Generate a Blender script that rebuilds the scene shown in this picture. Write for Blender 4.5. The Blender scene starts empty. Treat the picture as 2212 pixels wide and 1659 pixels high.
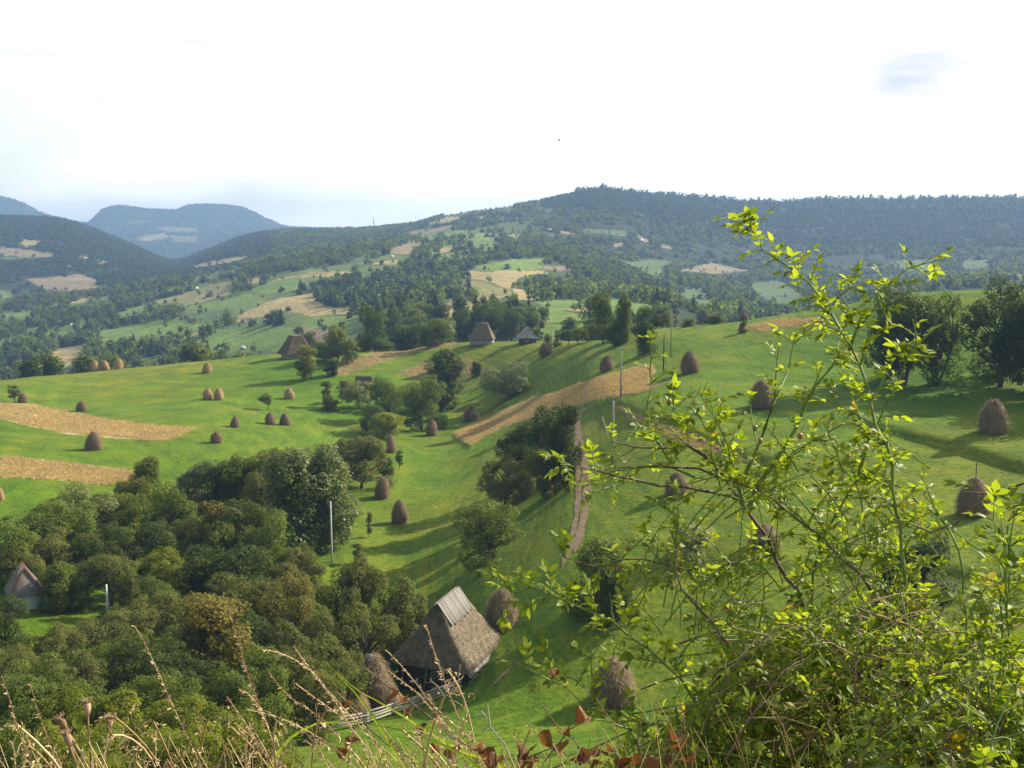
import bpy, math, random
import numpy as np
from math import radians as R_, sin, cos, tan, pi, sqrt, atan2
from mathutils import Vector, Matrix, Quaternion

random.seed(7); RNG = np.random.default_rng(11)
scene = bpy.context.scene
COL = scene.collection

# ------------------------------------------------------------------ camera
F = 1080.0
PITCH = math.atan(159.0 / F)
cam_d = bpy.data.cameras.new("camera"); cam = bpy.data.objects.new("camera", cam_d); COL.objects.link(cam)
cam_d.sensor_width = 36.0; cam_d.lens = 36.0 * F / 1024.0
cam_d.clip_start = 0.05; cam_d.clip_end = 30000
cam.location = (0, 0, 0); cam.rotation_euler = (pi / 2 - PITCH, 0, 0)
scene.camera = cam

# ------------------------------------------------------------------ sun, sky, exposure
SUN_AZ, SUN_EL = R_(60), R_(31)          # azimuth clockwise from the view direction (+Y)
sd = Vector((sin(SUN_AZ) * cos(SUN_EL), cos(SUN_AZ) * cos(SUN_EL), sin(SUN_EL)))
sun_d = bpy.data.lights.new("sun", 'SUN'); sun = bpy.data.objects.new("sun", sun_d); COL.objects.link(sun)
sun_d.energy = 5.0; sun_d.angle = R_(0.6); sun_d.color = (1.0, 0.92, 0.74)
sun.rotation_euler = sd.to_track_quat('Z', 'Y').to_euler()

w = bpy.data.worlds.new("World"); scene.world = w; w.use_nodes = True
nt = w.node_tree; nt.nodes.clear(); N = nt.nodes.new; L = nt.links.new
out = N('ShaderNodeOutputWorld'); bg = N('ShaderNodeBackground'); L(bg.outputs[0], out.inputs[0])
sky = N('ShaderNodeTexSky'); sky.sky_type = 'NISHITA'; sky.sun_disc = False
sky.sun_elevation = SUN_EL; sky.sun_rotation = SUN_AZ; sky.air_density = 1.0; sky.dust_density = 2.0; sky.altitude = 900
tc = N('ShaderNodeTexCoord')
# thin bright cloud veil, thickest round the sun and along the horizon, open blue behind
def vmath(op, a, b):
    n = N('ShaderNodeVectorMath'); n.operation = op
    for i, x in enumerate((a, b)):
        if isinstance(x, (tuple, list, Vector)): n.inputs[i].default_value = x
        else: L(x, n.inputs[i])
    return n
def fmath(op, a, b=None, clamp=False):
    n = N('ShaderNodeMath'); n.operation = op; n.use_clamp = clamp
    for i, x in enumerate((a, b)):
        if x is None: continue
        if isinstance(x, (int, float)): n.inputs[i].default_value = x
        else: L(x, n.inputs[i])
    return n.outputs[0]
nrm = vmath('NORMALIZE', tc.outputs['Generated'], (0, 0, 0))
dot = vmath('DOT_PRODUCT', nrm.outputs[0], (0.50, 0.80, 0.30)).outputs['Value']
mp = N('ShaderNodeMapping'); L(nrm.outputs[0], mp.inputs[0]); mp.inputs['Scale'].default_value = (1, 1, 3.2)
no = N('ShaderNodeTexNoise'); L(mp.outputs[0], no.inputs['Vector']); no.inputs['Scale'].default_value = 5.0
no.inputs['Detail'].default_value = 7; no.inputs['Roughness'].default_value = 0.58
mr = N('ShaderNodeMapRange'); L(dot, mr.inputs[0])
mr.inputs[1].default_value = 0.22; mr.inputs[2].default_value = 0.84; mr.inputs[3].default_value = 0.0; mr.inputs[4].default_value = 1.0
nz = fmath('MULTIPLY', fmath('SUBTRACT', no.outputs[0], 0.5), 1.5)
veil = fmath('ADD', mr.outputs[0], nz, True)
# a few soft grey cloud undersides
mp2 = N('ShaderNodeMapping'); L(nrm.outputs[0], mp2.inputs[0]); mp2.inputs['Scale'].default_value = (1.6, 1, 6)
no2 = N('ShaderNodeTexNoise'); L(mp2.outputs[0], no2.inputs['Vector']); no2.inputs['Scale'].default_value = 3.1; no2.inputs['Detail'].default_value = 4
gr = N('ShaderNodeMapRange'); L(no2.outputs[0], gr.inputs[0]); gr.inputs[1].default_value = 0.60; gr.inputs[2].default_value = 0.72
def patch(dirv, c0, c1):
    v0 = vmath('SUBTRACT', nrm.outputs[0], dirv); v1 = vmath('MULTIPLY', v0.outputs[0], (1, 1, 2.6))
    d = fmath('SUBTRACT', 1.0, fmath('MULTIPLY', vmath('DOT_PRODUCT', v1.outputs[0], v1.outputs[0]).outputs['Value'], 0.5))
    m = N('ShaderNodeMapRange'); L(d, m.inputs[0]); m.inputs[1].default_value = c0; m.inputs[2].default_value = c1
    m.interpolation_type = 'SMOOTHSTEP'
    return m.outputs[0]
pd = Vector((410, 1068 + 310 * 0.1456, 310 * 0.989 - 157)).normalized()
noP = N('ShaderNodeTexNoise'); L(mp.outputs[0], noP.inputs['Vector']); noP.inputs['Scale'].default_value = 14; noP.inputs['Detail'].default_value = 5
pp = fmath('MULTIPLY', patch(tuple(pd), 0.9972, 0.9999), fmath('MULTIPLY', noP.outputs[0], 1.2))
grey = fmath('MAXIMUM', fmath('MULTIPLY', gr.outputs[0], 0.0), pp, True)
skm = N('ShaderNodeMix'); skm.data_type = 'RGBA'
sks = N('ShaderNodeMix'); sks.data_type = 'RGBA'; sks.blend_type = 'MULTIPLY'; sks.inputs[0].default_value = 1.0
L(sky.outputs[0], sks.inputs[6]); sks.inputs[7].default_value = (0.080, 0.074, 0.062, 1)
skl = N('ShaderNodeMix'); skl.data_type = 'RGBA'; skl.blend_type = 'ADD'; skl.inputs[0].default_value = 1.0
L(sks.outputs[2], skl.inputs[6]); skl.inputs[7].default_value = (0.075, 0.085, 0.080, 1)
clc = N('ShaderNodeMix'); clc.data_type = 'RGBA'; L(grey, clc.inputs[0])
clc.inputs[6].default_value = (0.86, 0.84, 0.80, 1); clc.inputs[7].default_value = (0.27, 0.31, 0.37, 1)
L(veil, skm.inputs[0]); L(skl.outputs[2], skm.inputs[6]); L(clc.outputs[2], skm.inputs[7])
L(skm.outputs[2], bg.inputs[0]); bg.inputs[1].default_value = 1.0
vs = scene.view_settings; vs.view_transform = 'Standard'; vs.look = 'None'; vs.exposure = 0.92; vs.gamma = 1
scene.cycles.max_bounces = 8; scene.cycles.transparent_max_bounces = 8; scene.cycles.volume_bounces = 0
scene.cycles.use_denoising = True

# ------------------------------------------------------------------ pixel <-> direction
CP, SP = cos(PITCH), sin(PITCH)
def pdir(u, v):
    up = 384.0 - v
    return (u - 512.0, F * CP + up * SP, -F * SP + up * CP)
def az_t(u, v):
    x, y, z = pdir(u, v); h = sqrt(x * x + y * y)
    return atan2(x, y), z / h
def at(u, v, r):
    d = Vector(pdir(u, v)).normalized(); return d * r
def project(x, y, z):
    f = y * CP - z * SP; up = y * SP + z * CP
    return 512 + F * x / f, 384 - F * up / f
# frames of the enlarged views the outlines were read from: name -> (scale, u0, v0)
FR = {'D': (2.16, 0, 0), 'P': (1, 0, 0), 'R1': (6.222, 0, 158), 'R2': (6.222, 335.8, 158), 'R3': (6.222, 668.5, 158),
      'R4': (6.222, 0, 355.6), 'R5': (6.222, 335.8, 355.6), 'R6': (6.222, 668.5, 355.6), 'R7': (6.222, 0, 531),
      'R8': (6.222, 335.8, 531), 'R9': (6.222, 668.5, 531), 'Z1': (11.2, 0, 173.8), 'Z2': (12.44, 177.8, 237),
      'Z3': (12.44, 335.8, 189.6), 'Z4': (12.44, 493.9, 181.7), 'Z5': (11.2, 0, 268.7)}
def px(fr, pts):
    s, a, b = FR[fr]
    return [(a + p[0] / s, b + p[1] / s) + tuple(p[2:]) for p in pts]

# ------------------------------------------------------------------ noise
def _hash(i, j, seed):
    n = (i.astype(np.int64) * 374761393 + j.astype(np.int64) * 668265263 + seed * 974634777) & 0xffffffff
    n = ((n ^ (n >> 13)) * 1274126177) & 0xffffffff
    return ((n ^ (n >> 16)) & 0xffff) / 65535.0
def vnoise(x, y, s, seed=0):
    x = np.asarray(x, float) / s; y = np.asarray(y, float) / s
    i = np.floor(x); j = np.floor(y); fx = x - i; fy = y - j
    fx = fx * fx * (3 - 2 * fx); fy = fy * fy * (3 - 2 * fy)
    a = _hash(i, j, seed); b = _hash(i + 1, j, seed); c = _hash(i, j + 1, seed); d = _hash(i + 1, j + 1, seed)
    return (a * (1 - fx) + b * fx) * (1 - fy) + (c * (1 - fx) + d * fx) * fy
def fbm(x, y, s, o=4, seed=0):
    t = 0; a = 0.5
    for k in range(o):
        t = t + a * (vnoise(x, y, s, seed + k) - 0.5); s = s / 2.03; a *= 0.5
    return t                     # about -0.5 .. 0.5

# ------------------------------------------------------------------ land form
def pchip(xs, ys, x):
    xs = np.asarray(xs, float); ys = np.asarray(ys, float)
    h = np.diff(xs); d = np.diff(ys, axis=0) / (h if ys.ndim == 1 else h[:, None])
    m = np.zeros_like(ys)
    hh = h if ys.ndim == 1 else h[:, None]
    w1 = 2 * hh[1:] + hh[:-1]; w2 = hh[1:] + 2 * hh[:-1]
    with np.errstate(divide='ignore', invalid='ignore'):
        mm = (w1 + w2) / (w1 / d[:-1] + w2 / d[1:])
    m[1:-1] = np.where(d[:-1] * d[1:] > 0, mm, 0)
    m[0] = d[0]; m[-1] = d[-1]
    x = np.clip(x, xs[0], xs[-1]); k = np.clip(np.searchsorted(xs, x) - 1, 0, len(h) - 1)
    t = (x - xs[k]) / h[k]
    if ys.ndim > 1: t = t[:, None]; H = h[k][:, None]
    else: H = h[k]
    return ((1 + 2 * t) * (1 - t) ** 2) * ys[k] + t * (1 - t) ** 2 * H * m[k] + t * t * (3 - 2 * t) * ys[k + 1] + t * t * (t - 1) * H * m[k + 1]

# every line runs left to right: (u, v, distance)
LINES = [
 [(0, 680, 105), (150, 700, 98), (300, 740, 88), (560, 745, 80), (700, 715, 84), (850, 645, 92), (1024, 600, 97)],
 [(0, 560, 150), (250, 560, 150), (400, 524, 171), (500, 567, 131), (590, 550, 121), (680, 522, 126), (770, 545, 118), (850, 510, 130), (1024, 505, 128)],
 [(0, 455, 215), (94, 450, 220), (216, 444, 226), (300, 447, 232), (345, 458, 228), (392, 451, 234), (432, 435, 258), (470, 438, 246), (520, 432, 226), (575, 420, 202), (680, 402, 180), (761, 408, 172), (900, 431, 160), (1024, 431, 160)],
 [(0, 410, 290), (80, 411, 290), (205, 398, 300), (300, 406, 290), (370, 424, 272), (430, 419, 285), (475, 412, 288), (509, 400, 282), (560, 386, 258), (606, 371, 238), (690, 372, 210), (760, 383, 194), (900, 385, 192), (1024, 385, 196)],
 [(0, 380, 365), (100, 370.5, 395), (200, 361, 390), (284, 353, 380), (345, 350, 382), (400, 352, 372), (440, 345, 368), (480, 342, 358), (540, 342, 342), (600, 340, 312), (640, 331, 298), (680, 326, 292), (730, 322, 286), (780, 315, 276), (850, 303, 266), (912, 293, 258), (1024, 291, 250)],
 [(0, 455, 500), (200, 430, 480), (300, 395, 460), (380, 362, 425), (440, 356, 415), (540, 352, 400), (600, 356, 400), (680, 385, 420), (800, 400, 420), (1024, 420, 400)],
 [(0, 374, 800), (100, 362, 780), (200, 350, 740), (300, 343, 640), (370, 335, 560), (440, 330, 500), (540, 324, 475), (600, 318, 500), (660, 316, 520), (700, 322, 600), (760, 318, 800), (900, 290, 1000), (1024, 285, 1000)],
 [(0, 330, 1150), (100, 322, 1080), (200, 312, 1000), (300, 300, 900), (400, 295, 850), (500, 287, 850), (600, 292, 850), (650, 297, 830), (700, 302, 950), (800, 290, 1200), (1024, 275, 1300)],
 [(0, 292, 1600), (100, 290, 1500), (200, 280, 1400), (300, 262, 1350), (400, 252, 1300), (500, 246, 1300), (600, 258, 1350), (700, 268, 1500), (800, 268, 1650), (1024, 262, 1700)],
 [(0, 217, 2600), (55, 219, 2600), (90, 229, 2600), (130, 245, 2550), (175, 262, 2500), (210, 250, 2500), (250, 236, 2500), (287, 231, 2500), (350, 230, 2500), (393, 227, 2450), (415, 224, 2400), (440, 217, 2400), (470, 212, 2400), (500, 208.5, 2400), (541, 202, 2400), (570, 196, 2400), (600, 192, 2400), (640, 196, 2450), (700, 200, 2500), (760, 204, 2600), (790, 205, 2650), (830, 202, 2650), (900, 202.5, 2700), (960, 202, 2700), (1024, 202.5, 2700)],
 [(0, 262, 3300), (90, 266, 3300), (175, 274, 3200), (300, 262, 3200), (500, 250, 3200), (1024, 245, 3300)],
 [(0, 228, 4300), (90, 236, 4200), (150, 246, 4000), (230, 243, 4000), (290, 238, 4200), (400, 240, 4200), (1024, 240, 4300)],
 [(0, 221, 4900), (90, 227, 4800), (150, 226, 4700), (230, 226, 4700), (290, 230, 4800), (400, 232, 5000), (1024, 232, 5200)],
 [(-60, 199, 5200), (0, 197, 5200), (15, 200, 5200), (40, 212, 5200), (75, 222, 5300), (87, 223, 5300), (95, 217, 5200), (105, 208, 5200), (122, 206, 5200), (150, 209.5, 5200), (175, 210, 5200), (190, 205, 5200), (210, 204.5, 5200), (240, 207, 5200), (255, 213, 5200), (270, 220, 5200), (290, 227, 5300), (400, 230, 5300), (1024, 230, 5400)],
]
AZ = np.concatenate([np.linspace(-pi, R_(-64), 16, endpoint=False), np.linspace(R_(-64), R_(-29), 70, endpoint=False),
                     np.linspace(R_(-29), R_(29), 960), np.linspace(R_(29), R_(64), 71)[1:], np.linspace(R_(64), pi, 17)[1:]])
RR = np.concatenate([np.geomspace(0.4, 60, 90, endpoint=False), np.geomspace(60, 3000, 700, endpoint=False), np.geomspace(3000, 12000, 150)])
LRR = np.log(RR)
def line_eval(pts, az):
    q = [az_t(p[0], p[1]) + (p[2],) for p in pts]
    a = [p[0] for p in q]; t = [p[1] for p in q]; r = [math.log(p[2]) for p in q]
    return pchip(a, np.array(t), az), pchip(a, np.array(r), az)
KT, KR = [], []
one = np.ones_like(AZ)
rs = 1 / (1 + np.exp(-(AZ - R_(8)) * 5))           # the bank under the viewer is a little less deep on the right
for r, zl, zr in ((0.4, -1.62, -1.62), (1.2, -1.72, -1.72), (3, -2.5, -2.5), (10, -7.4, -7.0), (30, -19.5, -16.5), (60, -33.0, -28.5)):
    z = zl + (zr - zl) * rs
    KT.append(z / r); KR.append(one * math.log(r))
for ln in LINES:
    t, r = line_eval(ln, AZ); KT.append(t); KR.append(r)
KT.append(one * -0.012); KR.append(one * math.log(7500))
KT.append(one * -0.010); KR.append(one * math.log(12000))
KT = np.array(KT); KR = np.array(KR)
for k in range(1, len(KR)): KR[k] = np.maximum(KR[k], KR[k - 1] + 0.03)
ZZ = np.zeros((len(AZ), len(RR)))
for i in range(len(AZ)):
    ZZ[i] = pchip(KR[:, i], KT[:, i], LRR) * RR
XX = np.sin(AZ)[:, None] * RR[None, :]; YY = np.cos(AZ)[:, None] * RR[None, :]
rr = RR[None, :]
amp = np.interp(RR, [0, 20, 70, 200, 400, 800, 2000, 5000, 9000], [0.0, 0.3, 0.6, 0.9, 1.2, 12, 30, 30, 30])[None, :]
scn = fbm(XX, YY, 26, 3, 5) * np.minimum(amp, 1.6)
big = fbm(XX, YY, 420, 4, 9) * np.maximum(amp - 1.2, 0)
win = np.exp(-((np.log(rr) - math.log(2500)) / 0.10) ** 2) * 0.8     # keep the skyline where it is
win2 = np.exp(-((np.log(rr) - math.log(5200)) / 0.08) ** 2) * 0.9
ZZ += scn + big * (1 - win) * (1 - win2)
# the terrace banks that cross the meadow
ZZ += 0.25 * fbm(XX, YY, 4.0, 2, 21) * np.clip((rr - 30) / 60, 0, 1) * np.clip((500 - rr) / 200, 0, 1)
def _ij(az, lr):
    i = np.clip(np.searchsorted(AZ, az) - 1, 0, len(AZ) - 2); j = np.clip(np.searchsorted(LRR, lr) - 1, 0, len(LRR) - 2)
    fi = np.clip((az - AZ[i]) / (AZ[i + 1] - AZ[i]), 0, 1); fj = np.clip((lr - LRR[j]) / (LRR[j + 1] - LRR[j]), 0, 1)
    return i, j, fi, fj
def ground(x, y):
    az = np.arctan2(x, y); lr = np.log(np.maximum(np.hypot(x, y), 0.41))
    i, j, fi, fj = _ij(az, lr)
    return (ZZ[i, j] * (1 - fj) + ZZ[i, j + 1] * fj) * (1 - fi) + (ZZ[i + 1, j] * (1 - fj) + ZZ[i + 1, j + 1] * fj) * fi
def ray(u, v, rmin=45, rmax=12000):
    az, t = az_t(u, v)
    i, _, fi, _ = _ij(az, 0.0)
    z = ZZ[i] * (1 - fi) + ZZ[i + 1] * fi
    d = z / RR - t
    j0 = np.searchsorted(RR, rmin)
    k = np.nonzero(d[j0:] >= 0)[0]
    if rmin < 100 and (len(k) == 0 or RR[j0 + k[0]] > 440):      # just over the near crest: stand on the crest itself
        d2 = np.where((RR > 300) & (RR < 430), d, -9); r = RR[int(np.argmax(d2))] - 3
    elif len(k) == 0:
        j = len(RR) - 1; k = np.argmax(np.where((RR > rmin) & (RR < rmax), d, -9)); r = RR[k]
    else:
        j = j0 + k[0]
        if j == j0: r = RR[j]
        else:
            f = -d[j - 1] / (d[j] - d[j - 1]); r = RR[j - 1] + f * (RR[j] - RR[j - 1])
    x, y = sin(az) * r, cos(az) * r
    return Vector((x, y, float(ground(x, y))))

# low terrace banks that run across the meadows: the ground drops by a step along each line
for bank, hb, wb in (([(1310, 868), (1380, 898), (1500, 938), (1610, 986), (1700, 1010)], 1.1, 9), ([(1850, 915), (1940, 932), (2050, 962), (2212, 1010), (2300, 1040)], 1.3, 9),
                     ([(700, 930), (800, 905), (880, 895), (960, 905)], -0.9, 8), ([(560, 985), (640, 960), (740, 935)], 0.6, 6), ([(980, 940), (1015, 968), (1080, 930)], 0.7, 6), ([(800, 905), (930, 925)], .5, 5),
                     ([(300, 950), (390, 1000)], 0.3, 3), ([(1600, 1230), (1900, 1200), (2212, 1260)], 0.8, 8)):
    B_ = [ray(u / 2.16, v / 2.16) for u, v in bank]; best = np.full(ZZ.shape, 1e9); sgn = np.zeros(ZZ.shape)
    for p, q in zip(B_[:-1], B_[1:]):
        dx, dy = q.x - p.x, q.y - p.y; l2 = dx * dx + dy * dy; t = np.clip(((XX - p.x) * dx + (YY - p.y) * dy) / l2, 0, 1)
        ex = XX - p.x - t * dx; ey = YY - p.y - t * dy; d = np.hypot(ex, ey); m = d < best; best[m] = d[m]; sgn[m] = ((dx * ey - dy * ex) / sqrt(l2))[m]
    ends = np.clip(best / np.maximum(np.abs(sgn), 1e-3), 1, 4) - 1
    ZZ += hb / 2 * np.tanh(sgn / 0.8) * np.exp(-best / wb) * np.exp(-ends * 1.5) * (best < 60)

# ------------------------------------------------------------------ helpers: meshes, tags, materials
def tag(o, label=None, cat=None, group=None, kind=None):
    if label: o['label'] = label
    if cat: o['category'] = cat
    if group: o['group'] = group
    if kind: o['kind'] = kind
    return o
class MB:
    def __init__(s): s.v = []; s.q = []; s.t = []; s.c = []; s.n = 0
    def add(s, v, quads=None, tris=None, c=None):
        v = np.asarray(v, float).reshape(-1, 3)
        if quads is not None and len(quads): s.q.append(np.asarray(quads, np.int64).reshape(-1, 4) + s.n)
        if tris is not None and len(tris): s.t.append(np.asarray(tris, np.int64).reshape(-1, 3) + s.n)
        s.v.append(v); cc = np.full(len(v), random.random() if c is None else 0.0)
        if c is not None: cc[:] = c
        s.c.append(cc); s.n += len(v); return s
    def mesh(s, name, mat, smooth=False):
        V = np.concatenate(s.v) if s.v else np.zeros((0, 3))
        q = np.concatenate(s.q) if s.q else np.zeros((0, 4), np.int64); t = np.concatenate(s.t) if s.t else np.zeros((0, 3), np.int64)
        me = bpy.data.meshes.new(name)
        me.vertices.add(len(V)); me.vertices.foreach_set('co', V.astype(np.float32).ravel())
        li = np.concatenate([q.ravel(), t.ravel()]); nf = len(q) + len(t)
        me.loops.add(len(li)); me.loops.foreach_set('vertex_index', li.astype(np.int32))
        me.polygons.add(nf)
        st = np.concatenate([np.arange(len(q)) * 4, len(q) * 4 + np.arange(len(t)) * 3]).astype(np.int32)
        me.polygons.foreach_set('loop_start', st)
        if smooth: me.polygons.foreach_set('use_smooth', np.ones(nf, bool))
        a = me.attributes.new('rnd', 'FLOAT', 'POINT'); a.data.foreach_set('value', np.concatenate(s.c).astype(np.float32))
        me.update(calc_edges=True)
        for m in (mat if isinstance(mat, (list, tuple)) else [mat]): me.materials.append(m)
        return me
    def obj(s, name, mat, parent=None, smooth=False, loc=None):
        o = bpy.data.objects.new(name, s.mesh(name, mat, smooth)); COL.objects.link(o)
        if parent is not None: o.parent = parent
        if loc is not None: o.location = loc
        return o
def empty(name, loc=(0, 0, 0), rz=0.0):
    o = bpy.data.objects.new(name, None); COL.objects.link(o); o.location = loc; o.rotation_euler = (0, 0, rz)
    o.empty_display_size = 0.2
    return o
def copy_tree(o, parent=None, ch_map=None):
    c = o.copy(); COL.objects.link(c)
    if parent is not None: c.parent = parent
    for ch in [x for x in COL.objects if x.parent == o]: copy_tree(ch, c)
    return c
def tube(pts, rad, n=6, cap=True):
    pts = [Vector(p) for p in pts]; m = len(pts)
    if isinstance(rad, (int, float)): rad = [rad] * m
    V = []; up = Vector((0.31, 0.2, 0.93))
    for i, p in enumerate(pts):
        d = (pts[min(i + 1, m - 1)] - pts[max(i - 1, 0)])
        if d.length < 1e-9: d = Vector((0, 0, 1))
        d.normalize(); a = d.cross(up)
        if a.length < 0.05: a = d.cross(Vector((1, 0, 0)))
        a.normalize(); b = d.cross(a)
        for k in range(n):
            th = 2 * pi * k / n; V.append(p + (a * cos(th) + b * sin(th)) * rad[i])
    Q = [(i * n + k, i * n + (k + 1) % n, (i + 1) * n + (k + 1) % n, (i + 1) * n + k) for i in range(m - 1) for k in range(n)]
    T = []
    if cap:
        for base, flip in ((0, 1), ((m - 1) * n, 0)):
            for k in range(1, n - 1):
                T.append((base, base + k + 1, base + k) if flip else (base, base + k, base + k + 1))
    return [tuple(v) for v in V], Q, T
def box(cx, cy, cz, sx, sy, sz, M=None):
    V = [(cx + sx * a / 2, cy + sy * b / 2, cz + sz * c / 2) for c in (-1, 1) for b in (-1, 1) for a in (-1, 1)]
    if M is not None: V = [tuple(M @ Vector(v)) for v in V]
    Q = [(0, 2, 3, 1), (4, 5, 7, 6), (0, 1, 5, 4), (2, 6, 7, 3), (0, 4, 6, 2), (1, 3, 7, 5)]
    return V, Q

MATS = {}
def mat_base(name):
    m = bpy.data.materials.new(name); m.use_nodes = True; n = m.node_tree; n.nodes.clear()
    return m, n, n.nodes.new, n.links.new
def mnode(nn, ll, op, a, b):
    n = nn('ShaderNodeMath'); n.operation = op
    for i, x in enumerate((a, b)):
        if isinstance(x, (int, float)): n.inputs[i].default_value = x
        else: ll(x, n.inputs[i])
    return n.outputs[0]
def ramp(nn, ll, fac, stops):
    r = nn('ShaderNodeValToRGB'); e = r.color_ramp.elements
    while len(e) < len(stops): e.new(0.5)
    for k, (p, c) in enumerate(stops): e[k].position = p; e[k].color = (*c, 1)
    ll(fac, r.inputs[0]); return r.outputs[0]
def leaf_mat(name, dark, light, trans=0.35, rough=0.6, spec=0.16, hue=0.5, tcol=None):
    """leaf: colour differs leaf by leaf and plant by plant; light passes through the blade"""
    dark = (dark[0] * 1.08, dark[1], dark[2] * .75); light = (light[0] * 1.08, light[1], light[2] * .75)
    m, n, nn, ll = mat_base(name)
    o = nn('ShaderNodeOutputMaterial'); at_ = nn('ShaderNodeAttribute'); at_.attribute_name = 'rnd'
    oi = nn('ShaderNodeObjectInfo')
    f = mnode(nn, ll, 'ADD', mnode(nn, ll, 'MULTIPLY', at_.outputs['Fac'], 1 - hue), mnode(nn, ll, 'MULTIPLY', oi.outputs['Random'], hue))
    c = ramp(nn, ll, f, [(0.0, dark), (1.0, light)])
    p = nn('ShaderNodeBsdfPrincipled'); ll(c, p.inputs['Base Color']); p.inputs['Roughness'].default_value = rough
    p.inputs['Specular IOR Level'].default_value = spec
    t = nn('ShaderNodeBsdfTranslucent'); mx = nn('ShaderNodeMixShader'); mx.inputs[0].default_value = trans
    tm = nn('ShaderNodeMix'); tm.data_type = 'RGBA'; tm.blend_type = 'MULTIPLY'; tm.inputs[0].default_value = 1; ll(c, tm.inputs[6])
    tm.inputs[7].default_value = (*(tcol or (1.5, 1.7, 0.6)), 1); ll(tm.outputs[2], t.inputs[0])
    ll(p.outputs[0], mx.inputs[1]); ll(t.outputs[0], mx.inputs[2]); ll(mx.outputs[0], o.inputs[0])
    return m
def noise_mat(name, stops, scale=1.0, detail=6, rough=0.9, bump=0.0, stretch=(1, 1, 1), spec=0.2, coord='Object', rndmix=0.0, fine=None):
    m, n, nn, ll = mat_base(name)
    o = nn('ShaderNodeOutputMaterial'); tcn = nn('ShaderNodeTexCoord'); mpn = nn('ShaderNodeMapping'); ll(tcn.outputs[coord], mpn.inputs[0])
    mpn.inputs['Scale'].default_value = stretch
    oi = nn('ShaderNodeObjectInfo'); av = nn('ShaderNodeVectorMath'); av.operation = 'ADD'; sc_ = nn('ShaderNodeVectorMath'); sc_.operation = 'SCALE'
    cb = nn('ShaderNodeCombineXYZ'); ll(oi.outputs['Random'], cb.inputs[0]); ll(oi.outputs['Random'], cb.inputs[1]); ll(cb.outputs[0], sc_.inputs[0]); sc_.inputs['Scale'].default_value = 37.0
    ll(mpn.outputs[0], av.inputs[0]); ll(sc_.outputs[0], av.inputs[1])
    tx = nn('ShaderNodeTexNoise'); ll(av.outputs[0], tx.inputs['Vector']); tx.inputs['Scale'].default_value = scale; tx.inputs['Detail'].default_value = detail
    tx.inputs['Roughness'].default_value = 0.65
    f = tx.outputs[0]
    if rndmix:
        at_ = nn('ShaderNodeAttribute'); at_.attribute_name = 'rnd'
        f = mnode(nn, ll, 'ADD', mnode(nn, ll, 'MULTIPLY', f, 1 - rndmix), mnode(nn, ll, 'MULTIPLY', at_.outputs['Fac'], rndmix))
    c = ramp(nn, ll, f, stops)
    p = nn('ShaderNodeBsdfPrincipled'); ll(c, p.inputs['Base Color']); p.inputs['Roughness'].default_value = rough; p.inputs['Specular IOR Level'].default_value = spec
    if bump:
        b = nn('ShaderNodeBump'); b.inputs['Strength'].default_value = bump; b.inputs['Distance'].default_value = 0.1
        ll(tx.outputs[0], b.inputs['Height']); ll(b.outputs[0], p.inputs['Normal'])
    ll(p.outputs[0], o.inputs[0]); return m

M = MATS
M['bark'] = noise_mat('bark', [(0.3, (0.05, 0.04, 0.03)), (0.7, (0.16, 0.13, 0.10))], 3, stretch=(4, 4, 0.6), bump=0.5)
M['leaf_mid'] = leaf_mat('leaf_mid', (0.045, 0.075, 0.012), (0.150, 0.195, 0.036))
M['leaf_dark'] = leaf_mat('leaf_dark', (0.028, 0.050, 0.010), (0.085, 0.120, 0.028))
M['leaf_silver'] = leaf_mat('leaf_silver', (0.065, 0.095, 0.032), (0.190, 0.225, 0.090), spec=0.35, rough=0.5)
M['leaf_yellow'] = leaf_mat('leaf_yellow', (0.075, 0.110, 0.012), (0.240, 0.260, 0.035))
M['leaf_rust'] = leaf_mat('leaf_rust', (0.070, 0.090, 0.018), (0.225, 0.180, 0.040), hue=0.1)
M['leaf_olive'] = leaf_mat('leaf_olive', (0.060, 0.078, 0.020), (0.175, 0.185, 0.060), hue=0.4)
M['needle'] = leaf_mat('needle', (0.014, 0.030, 0.013), (0.042, 0.066, 0.024), trans=0.35, rough=0.7)
M['leaf_far'] = leaf_mat('leaf_far', (0.026, 0.050, 0.013), (0.140, 0.165, 0.042), trans=0.45, rough=0.7, spec=0.1, hue=0.0)
M['hay'] = noise_mat('hay', [(0.25, (0.090, 0.062, 0.037)), (0.55, (0.235, 0.165, 0.098)), (0.8, (0.40, 0.295, 0.185))], 2.2, 8, stretch=(3, 3, 0.8), bump=0.8, rndmix=0.35)
M['hay_light'] = noise_mat('hay_light', [(0.25, (0.21, 0.14, 0.065)), (0.55, (0.46, 0.31, 0.15)), (0.8, (0.64, 0.46, 0.25))], 2.2, 8, stretch=(3, 3, 0.8), bump=0.8, rndmix=0.35)
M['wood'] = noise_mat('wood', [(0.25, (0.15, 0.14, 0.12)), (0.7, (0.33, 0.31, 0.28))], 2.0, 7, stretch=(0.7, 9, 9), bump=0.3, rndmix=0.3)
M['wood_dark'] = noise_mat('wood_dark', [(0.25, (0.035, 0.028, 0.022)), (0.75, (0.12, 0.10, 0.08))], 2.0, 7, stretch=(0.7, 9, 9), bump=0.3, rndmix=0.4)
M['pole_wood'] = noise_mat('pole_wood', [(0.25, (0.20, 0.18, 0.15)), (0.7, (0.42, 0.39, 0.34))], 3, 5, stretch=(6, 6, 0.5))
M['concrete'] = noise_mat('concrete', [(0.3, (0.24, 0.23, 0.22)), (0.7, (0.42, 0.41, 0.39))], 3, 5)
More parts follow.
